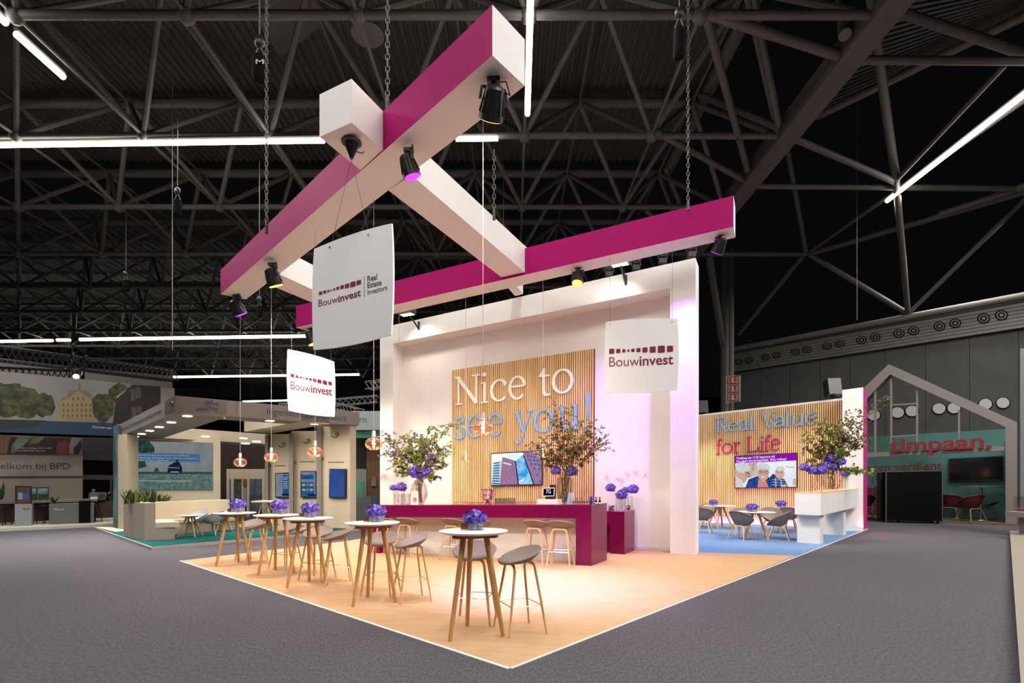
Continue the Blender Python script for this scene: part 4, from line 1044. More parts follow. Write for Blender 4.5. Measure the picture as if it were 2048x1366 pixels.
# ------------------------------------------------------------------ tub chairs and low round tables
def make_chair(m1, m2, nm='tub_chair'):
    t = thing(nm, '', 'chair')
    s = shell(.30, .285, .41, -.01, .36, .03, p=2.9, side=.62, th=.022).build('shell_seat', m1, t, smooth=True, world=False); s.data.set_sharp_from_angle(angle=math.radians(80))
    for sx in (-1, 1):
        for sy in (-1, 1): bent_leg(sx, sy, (.25, .245), (.165, .14), .375, .015).build('leg', m2, t, smooth=True, world=False)
    return t
def make_round_table(mt, ml, r=.5, nm='round_table'):
    t = thing(nm, '', 'table')
    b = MB(); b.lathe([(0.001, .705), (r-.06, .705), (r-.01, .718), (r, .724), (r-.003, .73), (.001, .73)], n=40); b.build('table_top', mt, t, smooth=True, world=False)
    b = MB(); b.prism([(.22*math.cos(math.radians(a)), .22*math.sin(math.radians(a))) for a in (0, 90, 180, 270)], .665, .705); b.build('under_frame', ml, t, world=False)
    for k in range(4):
        c, s = math.cos(k*math.pi/2+.4), math.sin(k*math.pi/2+.4); MB().path([(.40*c, .40*s, 0), (.1*c, .1*s, .68)], [.024, .032], 10).build('leg', ml, t, smooth=True, world=False)
    return t
wl = mat('white_table_laminate', (.8, .77, .74), .4)
rt = make_round_table(wl, oak)
TB = [((6.57, 14.15), .98, 'round table nearest the white planter bench'), ((8.75, 16.5), .96, 'round table behind the planter bench, right below the screen'), ((6.85, 17.3), 1.0, 'round table at the far left of the blue carpet')]
for i, ((x, y), s, l) in enumerate(TB): place(rt, i == 0, (x, y, ZC), .3*i, l+' with a violet flower', 'round tables on the blue carpet', (s, s, s))
for (px, l, wv, (x, y), s) in ((1505, 'violet hydrangea on the front round table of the blue carpet', 17, TB[0][0], .98), (1563, 'violet hydrangea on the round table right below the screen', 15, TB[1][0], .96), (1427.5, 'violet hydrangea on the far left round table of the blue carpet', 13, TB[2][0], 1.0)):
    zt_ = .73*s+ZC; yy = y; v = Vector(((px-CX)/F*yy, yy, zt_+.0005)); sv = wv*yy/F/.118
    o = copy_tree(pv_); o.location = v; o.rotation_euler = (0, 0, .4); o.scale = (sv*.95, sv*.95, sv*.8); o['label'] = l; o['group'] = 'hydrangeas on the round tables'
ch = make_chair(felt2, oak2)
CH = [((6.02, 13.78), 30, 'tub chair at the front round table, back turned to the yellow carpet'), ((6.98, 13.72), 150, 'tub chair at the front round table, nearest the planter bench'),
      ((6.55, 14.95), 262, 'tub chair behind the front round table, below the screen'), ((7.62, 15.45), 250, 'tub chair between the front table and the slat wall'),
      ((8.35, 15.85), 60, 'tub chair with its back to the planter, at the table right below the screen'), ((9.35, 16.1), 150, 'tub chair half hidden behind the planter legs'),
      ((6.15, 17.05), 15, 'tub chair just right of the tall white post, at the far left table'), ((7.42, 16.95), 165, 'tub chair right of the far left round table'),
      ((5.62, 15.5), 60, 'tub chair half hidden by the tall white post, nearest of the left ones'), ((6.75, 18.05), 265, 'tub chair behind the far left round table')]
for i, ((x, y), a, l) in enumerate(CH): place(ch, i == 0, (x, y, ZC), d90(a), 'taupe '+l, 'taupe tub chairs on the blue carpet')

# ------------------------------------------------------------------ flower arrangements
def leafy(base, mouth, tips, n_sub, per, lsize, seed, mixes, rv=.05):
    """stems from the vase through the mouth to every tip, leaves along the outer part"""
    rnd = random.Random(seed); st = MB(); lf = MB()
    for tip in tips:
        a = mouth+Vector((rnd.uniform(-.75, .75)*rv, rnd.uniform(-.75, .75)*rv, 0)); L = (tip-a).length
        ctrl = a.lerp(tip, .5)+Vector((0, 0, L*.12))
        bez = lambda t: a*(1-t)**2+ctrl*2*t*(1-t)+tip*t*t
        pts = [base+Vector((rnd.uniform(-.6, .6)*rv, rnd.uniform(-.6, .6)*rv, 0))]+[bez(i/7) for i in range(8)]
        st.path(pts, [.004]*3+[.0035, .003, .0028, .002, .0015, .001], 5)
        lf.cur = rnd.choice(mixes)
        twigs = [(bez, .45, 1.0, per*2)]
        for _ in range(n_sub):
            t0 = rnd.uniform(.35, .95); o = bez(t0); d = Vector((rnd.gauss(0, 1), rnd.gauss(0, .8), rnd.gauss(.25, .7))).normalized()*L*rnd.uniform(.12, .28)
            tw = (lambda o, d: (lambda t: o+d*t+Vector((0, 0, -.05*t*t))))(o, d)
            st.path([tw(0), tw(.5), tw(1)], [.0018, .0013, .0009], 4); twigs.append((tw, .1, 1.0, per))
        for tw, t0, t1, n in twigs:
            for _ in range(n):
                p = tw(rnd.uniform(t0, t1)); d = Vector((rnd.gauss(0, 1), rnd.gauss(0, 1), rnd.gauss(.1, .8))).normalized()
                s = lsize*rnd.uniform(.6, 1.25); w_ = d.cross(Vector((rnd.gauss(0, 1), rnd.gauss(0, 1), rnd.gauss(0, 1)))).normalized()*s*.42
                nn = d.cross(w_).normalized()*s*.12
                lf.add([p, p+d*s*.5+w_+nn, p+d*s, p+d*s*.5-w_+nn], [[0, 1, 2], [0, 2, 3]])
    return st, lf
def arrangement(nm, label, foot, vw, vh, heads, tips, lsize, seed, mats, mixes, profile, gmat=smoke, depth=.35, n_sub=4, per=9, headr=.075, waterm=None, group=None):
    t = thing(nm, label, 'flower arrangement', foot[:], 0, group)
    Y = foot.y; r = vw/2*Y/F; h = vh*Y/F
    MB().lathe([(r*a, h*z) for a, z in profile], foot+Vector((0, 0, .001)), 26, cap=False).build('vase', gmat, t, smooth=True)
    MB().lathe([(r*profile[0][0]*.95, .006), (.001, .006)], foot, 26, cap=False).build('vase_base', gmat, t)
    rnd = random.Random(seed+5); mouth = foot+Vector((0, 0, h))
    T3 = [at(x, y, Y+rnd.uniform(-depth, depth)) for x, y in tips]
    if T3:
        st, lf = leafy(foot+Vector((0, 0, .03)), mouth, T3, n_sub, per, lsize, seed, mixes, r*profile[-1][0])
        st.build('stems', stemm, t); lf.build('leaves', mats, t)
    for k, (x, y, rp) in enumerate(heads):
        c = at(x, y, Y+rnd.uniform(-.12, .05)); rr = rp*c.y/F
        b = MB(); b.path([foot+Vector((rnd.uniform(-.4, .4)*r, 0, .03)), mouth+Vector((rnd.uniform(-.5, .5)*r, 0, 0)), c], [.005, .005, .004], 6); fs_ = b.build('flower_stem', stemm, t, smooth=True)
        hydrangea(rr, c, .9, 150, seed=k).build('flower_head', hydr, fs_)
    return t
round_v = [(.45, 0), (.7, .05), (1, .35), (1, .55), (.85, .8), (.62, .95), (.6, 1)]
cyl_v = [(.95, 0), (1, .02), (1, .5), (1, 1)]
urn_v = [(.75, 0), (.85, .05), (1, .5), (1, .8), (.93, 1)]
f = onbar(838, .55)
arrangement('flower_arrangement', 'tall leafy arrangement with violet hydrangeas at the left end of the bar', f, 34, 47,
  [(826, 944, 9.5), (833, 936, 8), (844, 952, 9), (853, 945.5, 9), (830, 950, 7)],
  [(765, 860), (773, 878), (770, 902), (776, 922), (790, 942), (802, 872), (815, 866), (829, 863), (845, 869), (858, 864), (880, 862), (904, 842), (899, 884), (901, 908), (896, 930), (880, 955), (868, 948), (785, 893), (820, 888), (850, 888), (870, 903), (886, 898), (810, 905), (838, 878), (862, 880), (800, 925), (858, 925), (842, 905), (826, 905)],
  .05, 11, [leafA, leafB], [0, 0, 1], round_v, n_sub=10, per=17, depth=.3)
f = onbar(1129, .6)
arrangement('flower_arrangement', 'tall twiggy arrangement with two violet hydrangeas on the bar right of the screen', f, 33, 52,
  [(1112, 941, 9.5), (1143, 942.5, 11)],
  [(1109, 797), (1146, 808), (1121, 826), (1062, 884), (1072, 906), (1083, 878), (1090, 930), (1222, 864), (1219, 884), (1197, 834), (1158, 842), (1190, 907), (1170, 874), (1142, 855), (1108, 868), (1096, 823), (1180, 858), (1205, 852), (1150, 880), (1128, 862), (1118, 890), (1100, 900), (1134, 905), (1165, 895), (1185, 885), (1086, 900), (1140, 838), (1175, 850)],
  .04, 12, [leafC, leafA, mat('red_brown_leaf', '#6a4232', .6)], [0, 1, 0, 2], urn_v, n_sub=10, per=15, depth=.3)
f = onplanter(1663.5, .3)
PV = 'vases on the white planter bench'
arrangement('flower_arrangement', 'large leafy arrangement in a rounded vase on the white planter bench', f, 36, 38,
  [(1650.5, 932, 9.5), (1667, 933, 9), (1661, 917, 9), (1681, 923.5, 9), (1672, 921, 7)],
  [(1607, 863), (1626, 824), (1649, 834), (1692, 833), (1708, 837), (1726, 820), (1760, 800), (1729, 867), (1729, 944), (1745, 951), (1605, 896), (1615, 920), (1718, 888), (1702, 943), (1663, 857), (1683, 865), (1640, 850), (1625, 880), (1645, 880), (1670, 890), (1690, 895), (1705, 870), (1632, 905), (1655, 905), (1675, 845), (1715, 855)],
  .066, 13, [leafA, leafC, mat('fresh_leaf', '#68802f', .6)], [0, 1, 2], round_v, gmat=glass, depth=.35, n_sub=10, per=17)
f = onplanter(1632.5, .2)
arrangement('flower_vase', 'glass cylinder with three violet hydrangeas at the near end of the planter bench', f, 22, 34, [(1608.5, 935, 8.5), (1626, 941, 9.5), (1642, 942, 9.5)], [], .03, 14, [leafA], [0], cyl_v, gmat=glass, group=PV)
f = onplanter(1690, .3)
arrangement('flower_vase', 'slim glass cylinder with one violet hydrangea near the end pillar', f, 12, 26, [(1690.5, 946, 8.5)], [], .03, 15, [leafA], [0], cyl_v, gmat=glass, group=PV)
# low bar vases
f = onbar(796, .5)
arrangement('flower_vase', 'low square glass vase with one small violet hydrangea at the left of the bar', f, 17, 21, [(786.5, 976, 6.5)], [], .03, 16, [leafA], [0], cyl_v, gmat=glass)
f = onbar(812.5, .5)
arrangement('flower_vase', 'low glass vase with a larger violet hydrangea beside the white card', f, 17, 21, [(803, 974.5, 10)], [], .03, 17, [leafA], [0], cyl_v, gmat=smoke)
def onback(x, s): p = (kc0+(kc1-kc0)*s); q = Pl(p[:2], (p+kd)[:2]).hit(x, 1020); return Vector((q.x, q.y, kz))
arrangement('flower_vase', 'wide glass cylinder with two violet hydrangeas on the dark side counter', onback(1241, .4), 20, 30, [(1221.5, 976, 9), (1243, 990, 10), (1250.5, 981, 7)], [], .03, 18, [leafA], [0], cyl_v, gmat=glass)
tv_ = arrangement('flower_vase', 'glass cylinder with one tall violet hydrangea and red stones on the side counter', onback(1257, .7), 17, 28, [(1266.5, 979, 10)], [], .03, 19, [leafA], [0], cyl_v, gmat=glass)
p = onback(1257, .7)
b = MB(); rnd = random.Random(4)
for k in range(40):
    a, r = rnd.uniform(0, 6.28), rnd.uniform(0, .055); b.ball(p+Vector((r*math.cos(a), r*math.sin(a), .012+rnd.uniform(0, .09))), .012, 6, 4)
b.build('red_stones', mat('red_stone', '#8e1f2c', .4), tv_, smooth=True)['kind'] = 'stuff'
p = onback(1222.5, .35); t = thing('stone_bowl', 'low glass bowl of dark stones left on the side counter', 'bowl', p[:])
MB().lathe([(.07, 0), (.075, .01), (.075, .12)], p, 20, cap=False).build('glass_bowl', glass, t, smooth=True)
b = MB()
for k in range(60):
    a, r = rnd.uniform(0, 6.28), rnd.uniform(0, .058); b.ball(p+Vector((r*math.cos(a), r*math.sin(a), .012+rnd.uniform(0, .09))), .013, 6, 4); b.m[-24:] = [k % 2]*24
b.build('stones', [mat('dark_stone', '#3c3640', .5), mat('light_stone', '#a99aa6', .5)], t, smooth=True)['kind'] = 'stuff'
def dried(label, foot, tips, seed):
    rnd = random.Random(seed); t = thing('dried_grass', label, 'dried grass', foot[:], 0, 'airy dried grasses'); b = MB()
    for x, y in tips:
        e = at(x, y, foot.y+rnd.uniform(-.1, .1)); b.path([foot, foot.lerp(e, .5)+Vector((0, 0, .03)), e], .0016, 4)
        for _ in range(46):
            p = e+Vector((rnd.gauss(0, .045), rnd.gauss(0, .045), rnd.gauss(-.01, .045))); b.path([e.lerp(p, .2)+Vector((0, 0, -.03)), p], .0008, 3); b.ball(p, .0045, 5, 4)
    b.build('plumes', drym, t)
dried('airy pink dried grass rising from the left low vase on the bar', onbar(798, .55)+Vector((0, 0, .02)), [(767, 950), (772, 955), (781, 957), (764, 953)], 1)
dried('airy pink dried grass above the vases of the side counter', onback(1244, .5)+Vector((0, 0, .02)), [(1213, 955), (1238, 958), (1256, 948), (1290, 950), (1273, 945), (1245, 962)], 2)

# ------------------------------------------------------------------ things on the bar
def lay(x, s): return onbar(x, s)
rz = math.atan2(bd.y, bd.x)
def boxon(nm, label, cat, x, s, wpx, d, hpx, m, part='body', group=None):
    p = lay(x, s); w_, h = wpx*p.y/F, hpx*p.y/F; t = thing(nm, label, cat, p[:], 0, group); MB().box(p+Vector((0, 0, h/2+.0005)), (w_, d, h), rz).build(part, m, t); return t, p, w_, h
t, p, w_, h = boxon('menu_card', 'white standing card with red shield emblem on the bar', 'card', 829.5, .10, 16, .012, 27, mat('white_card', '#f3e6e0', .6), 'card')
pl = Pl(lay(820, .10)[:2], lay(840, .10)[:2]); pl = pl.off(.008); b = MB(); q = lambda L: [(740+x/7.877, 860+y/7.877) for x, y in L]
b.slab([pl.hit(*e) for e in q([(680, 1065), (730, 1065), (730, 1120), (705, 1145), (680, 1120)])], pl.n, .002); b.build('red_shield', mat('shield_red', '#c9313a', .5), t)
b = MB(); b.slab([pl.off(.002).hit(*e) for e in q([(692, 1078), (720, 1078), (720, 1086), (702, 1090), (702, 1112), (722, 1108), (716, 1126), (704, 1130), (692, 1116)])], pl.n, .002)
for k in range(4): b.slab([pl.hit(*e) for e in q([(662, 985+k*14), (750-9*(k % 2), 985+k*14), (750-9*(k % 2), 989+k*14), (662, 989+k*14)])], pl.n, .001)
b.build('emblem_and_print', mat('pale_print', '#e9b9ae', .6), t)
# champagne bowl
p = lay(975, .3); t = thing('wine_cooler', 'silver footed wine cooler with magenta reflections on the bar', 'wine cooler', p[:]); k = 31*p.y/F/.30
MB().lathe([(r*k, z*k) for r, z in [(.08, 0), (.085, .01), (.05, .03), (.03, .05), (.05, .07), (.09, .085), (.105, .12), (.105, .19), (.115, .24), (.145, .29), (.14, .295), (.105, .24), (.098, .18), (.09, .12), (.001, .10)]], p, 32).build('bowl', mat('polished_silver', (.86, .8, .82), .06, 1), t, smooth=True)
b = MB()
for s in (-1, 1): b.path([p+Vector((s*.1*k, 0, .2*k)), p+Vector((s*.14*k, 0, .2*k)), p+Vector((s*.14*k, 0, .15*k)), p+Vector((s*.105*k, 0, .14*k))], .006, 6)
b.build('handle', steel, t, smooth=True)
# stacked glasses: three rows of tumblers as individuals
gl = None
for r_ in range(2):
    for i in range(9):
        p = lay(991.5+i*4.7, .30+.12*r_); lab = 'clear tumbler in the rows of glasses right of the wine cooler'
        if gl is None:
            gl = thing('drinking_glass', lab, 'glass', (0, 0, 0), 0, 'tumblers on the bar'); b = MB(); b.lathe([(.018, .002), (.02, .002), (.0225, .12), (.021, .12), (.0185, .008), (.001, .008)], n=14); b.build('tumbler', glassy('bluish_glass', (.96, .97, .995), .12), gl, smooth=True, world=False); o = gl
        else: o = copy_tree(gl)
        o.location = p+Vector((0, 0, .0005)); o['label'] = lab
t, p, w_, h = boxon('cash_box', 'white flat box under the till screen on the bar', 'box', 1099, .25, 43, .30, 10, white, 'lid')
tl = thing('till_screen', 'small touch-screen till with white letters standing on the white box', 'till', (p+Vector((0, 0, h)))[:]); base = p+Vector((0, 0, h+.001))
MB().box(base+Vector((.02, .02, .07)), (.16, .12, .14), rz).build('stand', black, tl)
pl = Pl(lay(1085, .22)[:2], lay(1110, .22)[:2]).off(.02); b = MB(); b.slab([pl.hit(*e) for e in ((1085, 993), (1108, 992.5), (1109, 975), (1086, 976))], pl.n, .02); b.build('casing', white, tl)
b = MB(); b.slab([pl.off(.002).hit(*e) for e in ((1086.3, 991.3), (1107, 991), (1107.8, 976.6), (1087, 977.4))], pl.n, .002); b.build('screen', emi('dark_screen', '#0d1030', .6), tl)
b = MB(); text(b, '7G', pl, (1092, 987), (1101.5, 986.5), 8.5, off=.004, depth=.001, offset=.01); b.build('screen_letters', emi('screen_white', '#dfe6ff', 1), tl)
t, p, w_, h = boxon('dark_box', 'dark upright box behind the till screen', 'box', 1106, .5, 9, .12, 38, black)
t, p, w_, h = boxon('paper_cup', 'small pale cup at the left of the till screen', 'cup', 1082, .12, 1, .01, 1, white); 
MB().lathe([(.022, .0), (.03, .075), (.028, .075), (.001, .01)], lay(1082, .12), 16).build('cup_body', mat('pale_cup', '#e6cfc4', .5), t, smooth=True)
for i, (x, m, l) in enumerate(((1136, '#8fb4dc', 'pale blue leaflet leaning by the large vase on the bar'), (1141, '#b9cfe6', 'second leaflet leaning right of the large vase on the bar'))):
    p = lay(x, .22+.08*i); t = thing('leaflet', l, 'leaflet', p[:], 0); b = MB(); b.box((0, 0, .11), (.06, .006, .22)); M3 = Matrix.Rotation(rz, 3, 'Z') @ Matrix.Rotation(.18, 3, 'Y'); b.v = [tuple(M3 @ Vector(v)+p) for v in b.v]; b.build('paper', mat('leaflet_blue', m, .5), t)
p = lay(1182, .12); t = thing('blue_can', 'slim blue can near the right end of the bar', 'can', p[:]); MB().lathe([(.022, 0), (.026, .008), (.026, .135), (.02, .145), (.001, .145)], p, 18).build('can_body', mat('blue_can_paint', '#1f3fc0', .3, .3), t, smooth=True)
for x, l in ((1192, 'left dark bottle with red cap at the right end of the bar'), (1199.5, 'right dark bottle with red cap at the right end of the bar')):
    p = lay(x, .18); t = thing('bottle', l, 'bottle', p[:], 0, 'small dark bottles'); MB().lathe([(.026, 0), (.028, .005), (.028, .045), (.012, .075), (.011, .10)], p, 16).build('bottle_body', mat('dark_bottle', '#120c0c', .1), t, smooth=True)
    MB().lathe([(.0125, .085), (.0125, .135), (.001, .136)], p, 14).build('cap', mat('red_cap', '#a3142c', .4), t, smooth=True); MB().lathe([(.0285, .012), (.0285, .038)], p, 16, cap=False).build('paper_label', white, t)
for x, l in ((1154, 'clear tumbler on the bar right of the large vase'), (1163, 'clear tumbler on the bar between the large vase and the blue can')):
    o = copy_tree(gl); o.location = lay(x, .4)+Vector((0, 0, .0005)); o['label'] = l; o['group'] = 'single tumblers on the bar'
# ------------------------------------------------------------------ neighbouring stand on the left (grey-beige)
NA, NL, NR = fl(303, 1101), fl(187.6, 1059), fl(718.6, 1062)
NBk = NL+NR-NA
ng = thing('neighbour_stand', 'beige neighbouring stand with lit canopy on a low teal platform', 'exhibition stand', NA[:])
HP = .07
MB().prism([NA, NR, NBk, NL], 0, HP).build('platform', mat('platform_edge', '#a39c92', .5), ng)
ins = lambda p: p+((NBk+NA)/2-p)*.012
MB().prism([ins(NA), ins(NR), ins(NBk), ins(NL)], HP, HP+.006).build('teal_carpet', teal_c, ng)
MB().prism([p+Vector((0, 0, 0)) for p in (fl(187.6, 1059), fl(232, 1069), fl(262, 1066), fl(240, 1058.5))], HP, HP+.012).build('corner_floor', standw, ng)
# canopy: front corner C, left end, right end
C = at(351, 825, 12.2); CL = at(232, 876, 17.0); CR = at(718.4, 851, 16.4)
CT, CLT, CRT = at(351, 791.3, 12.2), at(232, 852.5, 17.0), at(718.4, 824.5, 16.4)
dl = Vector((CL.x-C.x, CL.y-C.y, 0)).normalized(); dr = Vector((CR.x-C.x, CR.y-C.y, 0)).normalized()
def ring(a, c, at_, ct, inn, w_, nm, m):
    o = inn*w_; return MB().hexa([a, c, c+o, a+o], [at_, ct, ct+o, at_+o]).build(nm, m, ng)
ring(CL, C, CLT, CT, dr, 1.15, 'canopy_left_beam', standg)
ring(C, CR, CT, CRT, dl, .95, 'canopy_front_beam', standg)
inL = CL+dr*2.9; inLt = CLT+dr*2.9
CB = C+(CL-C)*.93
MB().hexa([CL+(C-CL)*.0, CL+(C-CL)*.13, CL+(C-CL)*.13+dr*5.2, CL+dr*5.2], [CLT+(C-CL)*.0, CLT+(C-CL)*.13, CLT+(C-CL)*.13+dr*5.2, CLT+dr*5.2]).build('canopy_back_beam', standw, ng)
k0 = C+(CR-C)*.62
MB().hexa([k0, k0+dr*.9, k0+dr*.9+dl*4.4, k0+dl*4.4], [p+Vector((0, 0, .36)) for p in (k0, k0+dr*.9, k0+dr*.9+dl*4.4, k0+dl*4.4)]).build('canopy_cross_beam', standw, ng)
# downlights in the canopy
dlm = emi('downlight_glow', '#fff3e0', 6)
for x, y in ((254.5, 871.3), (270.5, 864.8), (288, 857.5), (307, 849.3), (328, 840), (353, 829)):
    f_ = (353-x)/(353-254.5)*.82+.05; p = C+(CL-C)*f_+dr*.35; MB().box((p.x, p.y, p.z-.012), (.16, .16, .02), math.atan2(dr.y, dr.x)).build('downlight', dlm, ng)
for x, y in ((440, 830), (539.7, 838), (628.5, 844.5)):
    pl = Pl((C+dl*.35)[:2], (CR+dl*.35)[:2]); p = pl.hit(x, y); fz = (p-C).dot(dr)/(CR-C).dot(dr); p.z = C.z+(CR.z-C.z)*fz-.012; MB().box(p, (.17, .17, .02), math.atan2(dr.y, dr.x)).build('downlight', dlm, ng)
for x, y in ((328, 868.6), (411, 872.8), (487, 876.5), (491, 887), (513, 883)):
    p = at(x, y, 17.6 if x < 490 else 16.5); MB().box(p, (.2, .14, .03), math.atan2(dr.y, dr.x)).build('downlight', dlm, ng)
for x_, y_ in ((320, 862), (470, 872), (600, 856)):
    p = at(x_, y_, 15.0); ld = bpy.data.lights.new('canopy_fill', 'AREA'); ld.size = 1.2; ld.energy = 55; ld.color = (1, .93, .84); lo = bpy.data.objects.new('canopy_fill', ld); COL.objects.link(lo); lo.location = p  # unseen area lights added below the canopy to brighten the stand's interior
# canopy lettering
PF = Pl(C[:2], CR[:2]); PLf = Pl(C[:2], CL[:2])
ngi = mat('dark_blue_print', '#24445e', .5); gr = mat('grey_print', '#5b5f63', .5)
b = MB(); text(b, 'ingenieurs en adviseurs', PF, (534, 828.5), (692, 842), None, off=.006, depth=.004, offset=-.004); b.build('canopy_lettering', ngi, ng)
b = MB(); text(b, 'antea', PF, (392, 821.5), (416, 821.5), 7, off=.006, depth=.004, offset=.008); b.mat(1); text(b, 'group', PF, (416.5, 821.5), (437, 822.5), 8, off=.006, depth=.004, offset=-.006)
b.mat(0); p2 = PF.off(.008); b.slab([p2.hit(x, y) for x, y in [(410, 802.5), (416, 802), (421, 805), (422, 810), (417, 810.5), (412, 807)]], PF.n, .003); b.mat(1)
b.path([PF.off(.01).hit(x, y) for x, y in ((412, 806), (416, 811), (424, 815), (432, 815), (436.5, 811), (435, 807), (428, 806), (424, 803), (423, 800.5), (426, 801.5))], .012, 5)
b.mat(1); b.slab([p2.hit(x, y) for x, y in [(473.3, 806), (474, 806), (474, 827), (473.3, 827)]], PF.n, .002); b.build('canopy_logo', [ngi, gr], ng)
b = MB(); text(b, 'Duurzame balans in de leefomgeving van vandaag en morgen', PLf, (238, 864.5), (322, 824), 8.5, off=.006, depth=.004); b.path([PLf.off(.01).hit(x, y) for x, y in ((340, 806), (343, 803), (346, 806), (343, 812))], .012, 5); b.build('canopy_side_lettering', gr, ng)
# corner column with picture side
k = fl(236, 1062.5)
MB().prism([k, fl(254, 1065), fl(254, 1065)+Vector((-.3, .9, 0)), k+Vector((-.3, .9, 0))], HP, CL.z+.03).build('corner_column', standw, ng)
b = MB(); b.prism([fl(226, 1060), fl(235.5, 1062.5), fl(235.5, 1062.5)+Vector((-.1, .8, 0)), fl(226, 1060)+Vector((-.1, .8, 0))], HP, CLT.z-.05); b.build('picture_column', mat('picture_blue', '#6f93a0', .6, noise=((1.5, 1.5, 1.0), 1, '#3f5550')), ng)
# back wall with big screen
NW = Pl(at(246, 1000, 17.1)[:2], at(442, 1000, 18.5)[:2])
b = MB(); wallpoly(NW, [(240, 868), (441, 874), (441, 1049), (240, 1056)], .3, b); b.build('back_wall', standw, ng)
bs = thing('led_wall', 'large screen picturing a vehicle in a misty field on the beige stand', 'screen', NW.hit(340, 985)[:])
b = MB(); wallpoly(NW.off(.03), [(254.5, 879.5), (425.5, 885.5), (425.5, 979.5), (254.5, 981.5)], .03, b); b.build('casing', mat('grey_casing', '#6b6f73', .5), bs)
ms = [emi('mist_sky', '#a7aeb0', .42, '#b8bdbf', 2), emi('tree_blue_green', '#4a6a63', .40, '#2d4a4c', 9), emi('field_teal', '#6b8c88', .42, '#8fa9a0', 10), emi('caption_blue', '#5d8fc0', .45), emi('vehicle_dark', '#22304f', .4), emi('caption_white', '#e0e8ee', .45), emi('field_line', '#3f6570', .42), emi('pink_spot', '#c99a90', .4)]
b = MB(); S = NW.off(.03); zs = lambda pts: [(x/4.452, 660+y/4.452) for x, y in pts]
flat(b, S, zs([(1138, 985), (1890, 1008), (1890, 1270), (1138, 1270)]), .002, 0)
flat(b, S, zs([(1138, 1268), (1890, 1268), (1890, 1420), (1138, 1428)]), .002, 2); flat(b, S, zs([(1138, 1262), (1890, 1264), (1890, 1282), (1138, 1282)]), .003, 6)
flat(b, S, zs([(1140, 985), (1330, 990), (1370, 1040), (1380, 1080), (1330, 1110), (1345, 1150), (1290, 1180), (1310, 1215), (1230, 1235), (1140, 1265)]), .003, 1)
flat(b, S, zs([(1186, 1090), (1780, 1105), (1780, 1175), (1186, 1168)]), .004, 3)
flat(b, S, zs([(1490, 1272), (1495, 1225), (1510, 1200), (1540, 1190), (1545, 1178), (1600, 1176), (1608, 1200), (1622, 1225), (1622, 1272)]), .005, 4); flat(b, S, zs([(1568, 1178), (1568, 1155), (1586, 1155), (1586, 1178)]), .005, 4)
flat(b, S, zs([(1500, 1222), (1600, 1226), (1600, 1230), (1500, 1227)]), .006, 5); flat(b, S, zs([(1520, 1268), (1590, 1268), (1590, 1260), (1520, 1260)]), .006, 5)
flat(b, S, zs([(1138, 1010), (1165, 1010), (1165, 1058), (1138, 1058)]), .006, 7); flat(b, S, zs([(1370, 1262), (1380, 1228), (1405, 1226), (1420, 1262)]), .004, 6)
flat(b, S, zs([(1225, 1340), (1700, 1342), (1700, 1348), (1225, 1346)]), .004, 5)
b.build('picture', ms, bs)
b = MB(); g4 = lambda x, y: (x/4.452, 660+y/4.452)
text(b, 'Nationaal Programma Ruimte voor Defensie.', S, g4(1198, 1118), g4(1690, 1124), 4.0, off=.007, depth=.002, offset=.004); text(b, 'Zorgvuldige afweging voor nieuwe activiteiten,', S, g4(1198, 1142), g4(1765, 1150), 4.0, off=.007, depth=.002, offset=.004); text(b, 'beheer en bij onderhoud', S, g4(1198, 1164), g4(1500, 1168), 4.0, off=.007, depth=.002, offset=.004)
b.build('caption', ms[5], bs)
# right panels with upright screens
def panel(x0, x1, y0, y1, Y0, Y1, nm='display_panel'):
    pl = Pl(at(x0, 1000, Y0)[:2], at(x1, 1000, Y1)[:2]); b = MB(); wallpoly(pl, [(x0, y0), (x1, y0), (x1, y1), (x0, y1)], .25, b); b.build(nm, standw, ng); return pl
def fin(x, w_, y0, y1, Y):
    p, q = at(x, 1000, Y), at(x+w_, 1000, Y); pz = at(x, y0, Y).z; b = MB(); b.prism([(p.x, p.y), (q.x, q.y), (q.x-.4, q.y+1.4), (p.x-.4, p.y+1.4)], HP, pz); b.build('panel_fin', standg, ng)
pA = panel(533, 580, 868, 1062, 18.2, 17.6); pB = panel(583, 640, 862, 1062, 17.5, 17.0); pC = panel(636, 700, 850, 1061, 16.9, 16.2)
fin(578, 8, 866, 1062, 17.2); fin(530, 6, 870, 1062, 17.9); fin(633, 10, 850, 1062, 16.7)
scm = [black, emi('screen_pale', '#8fa3b8', .5, '#a0b4c6', 3), emi('screen_blue', '#1e5aa8', .5, '#3b7cc0', 6), emi('screen_royal', '#3a5fb8', .55, '#4a6cc0', 1.5), emi('screen_white', '#c9d4dc', .5), emi('screen_yellow', '#b8b060', .45), emi('screen_navy', '#12305e', .45)]
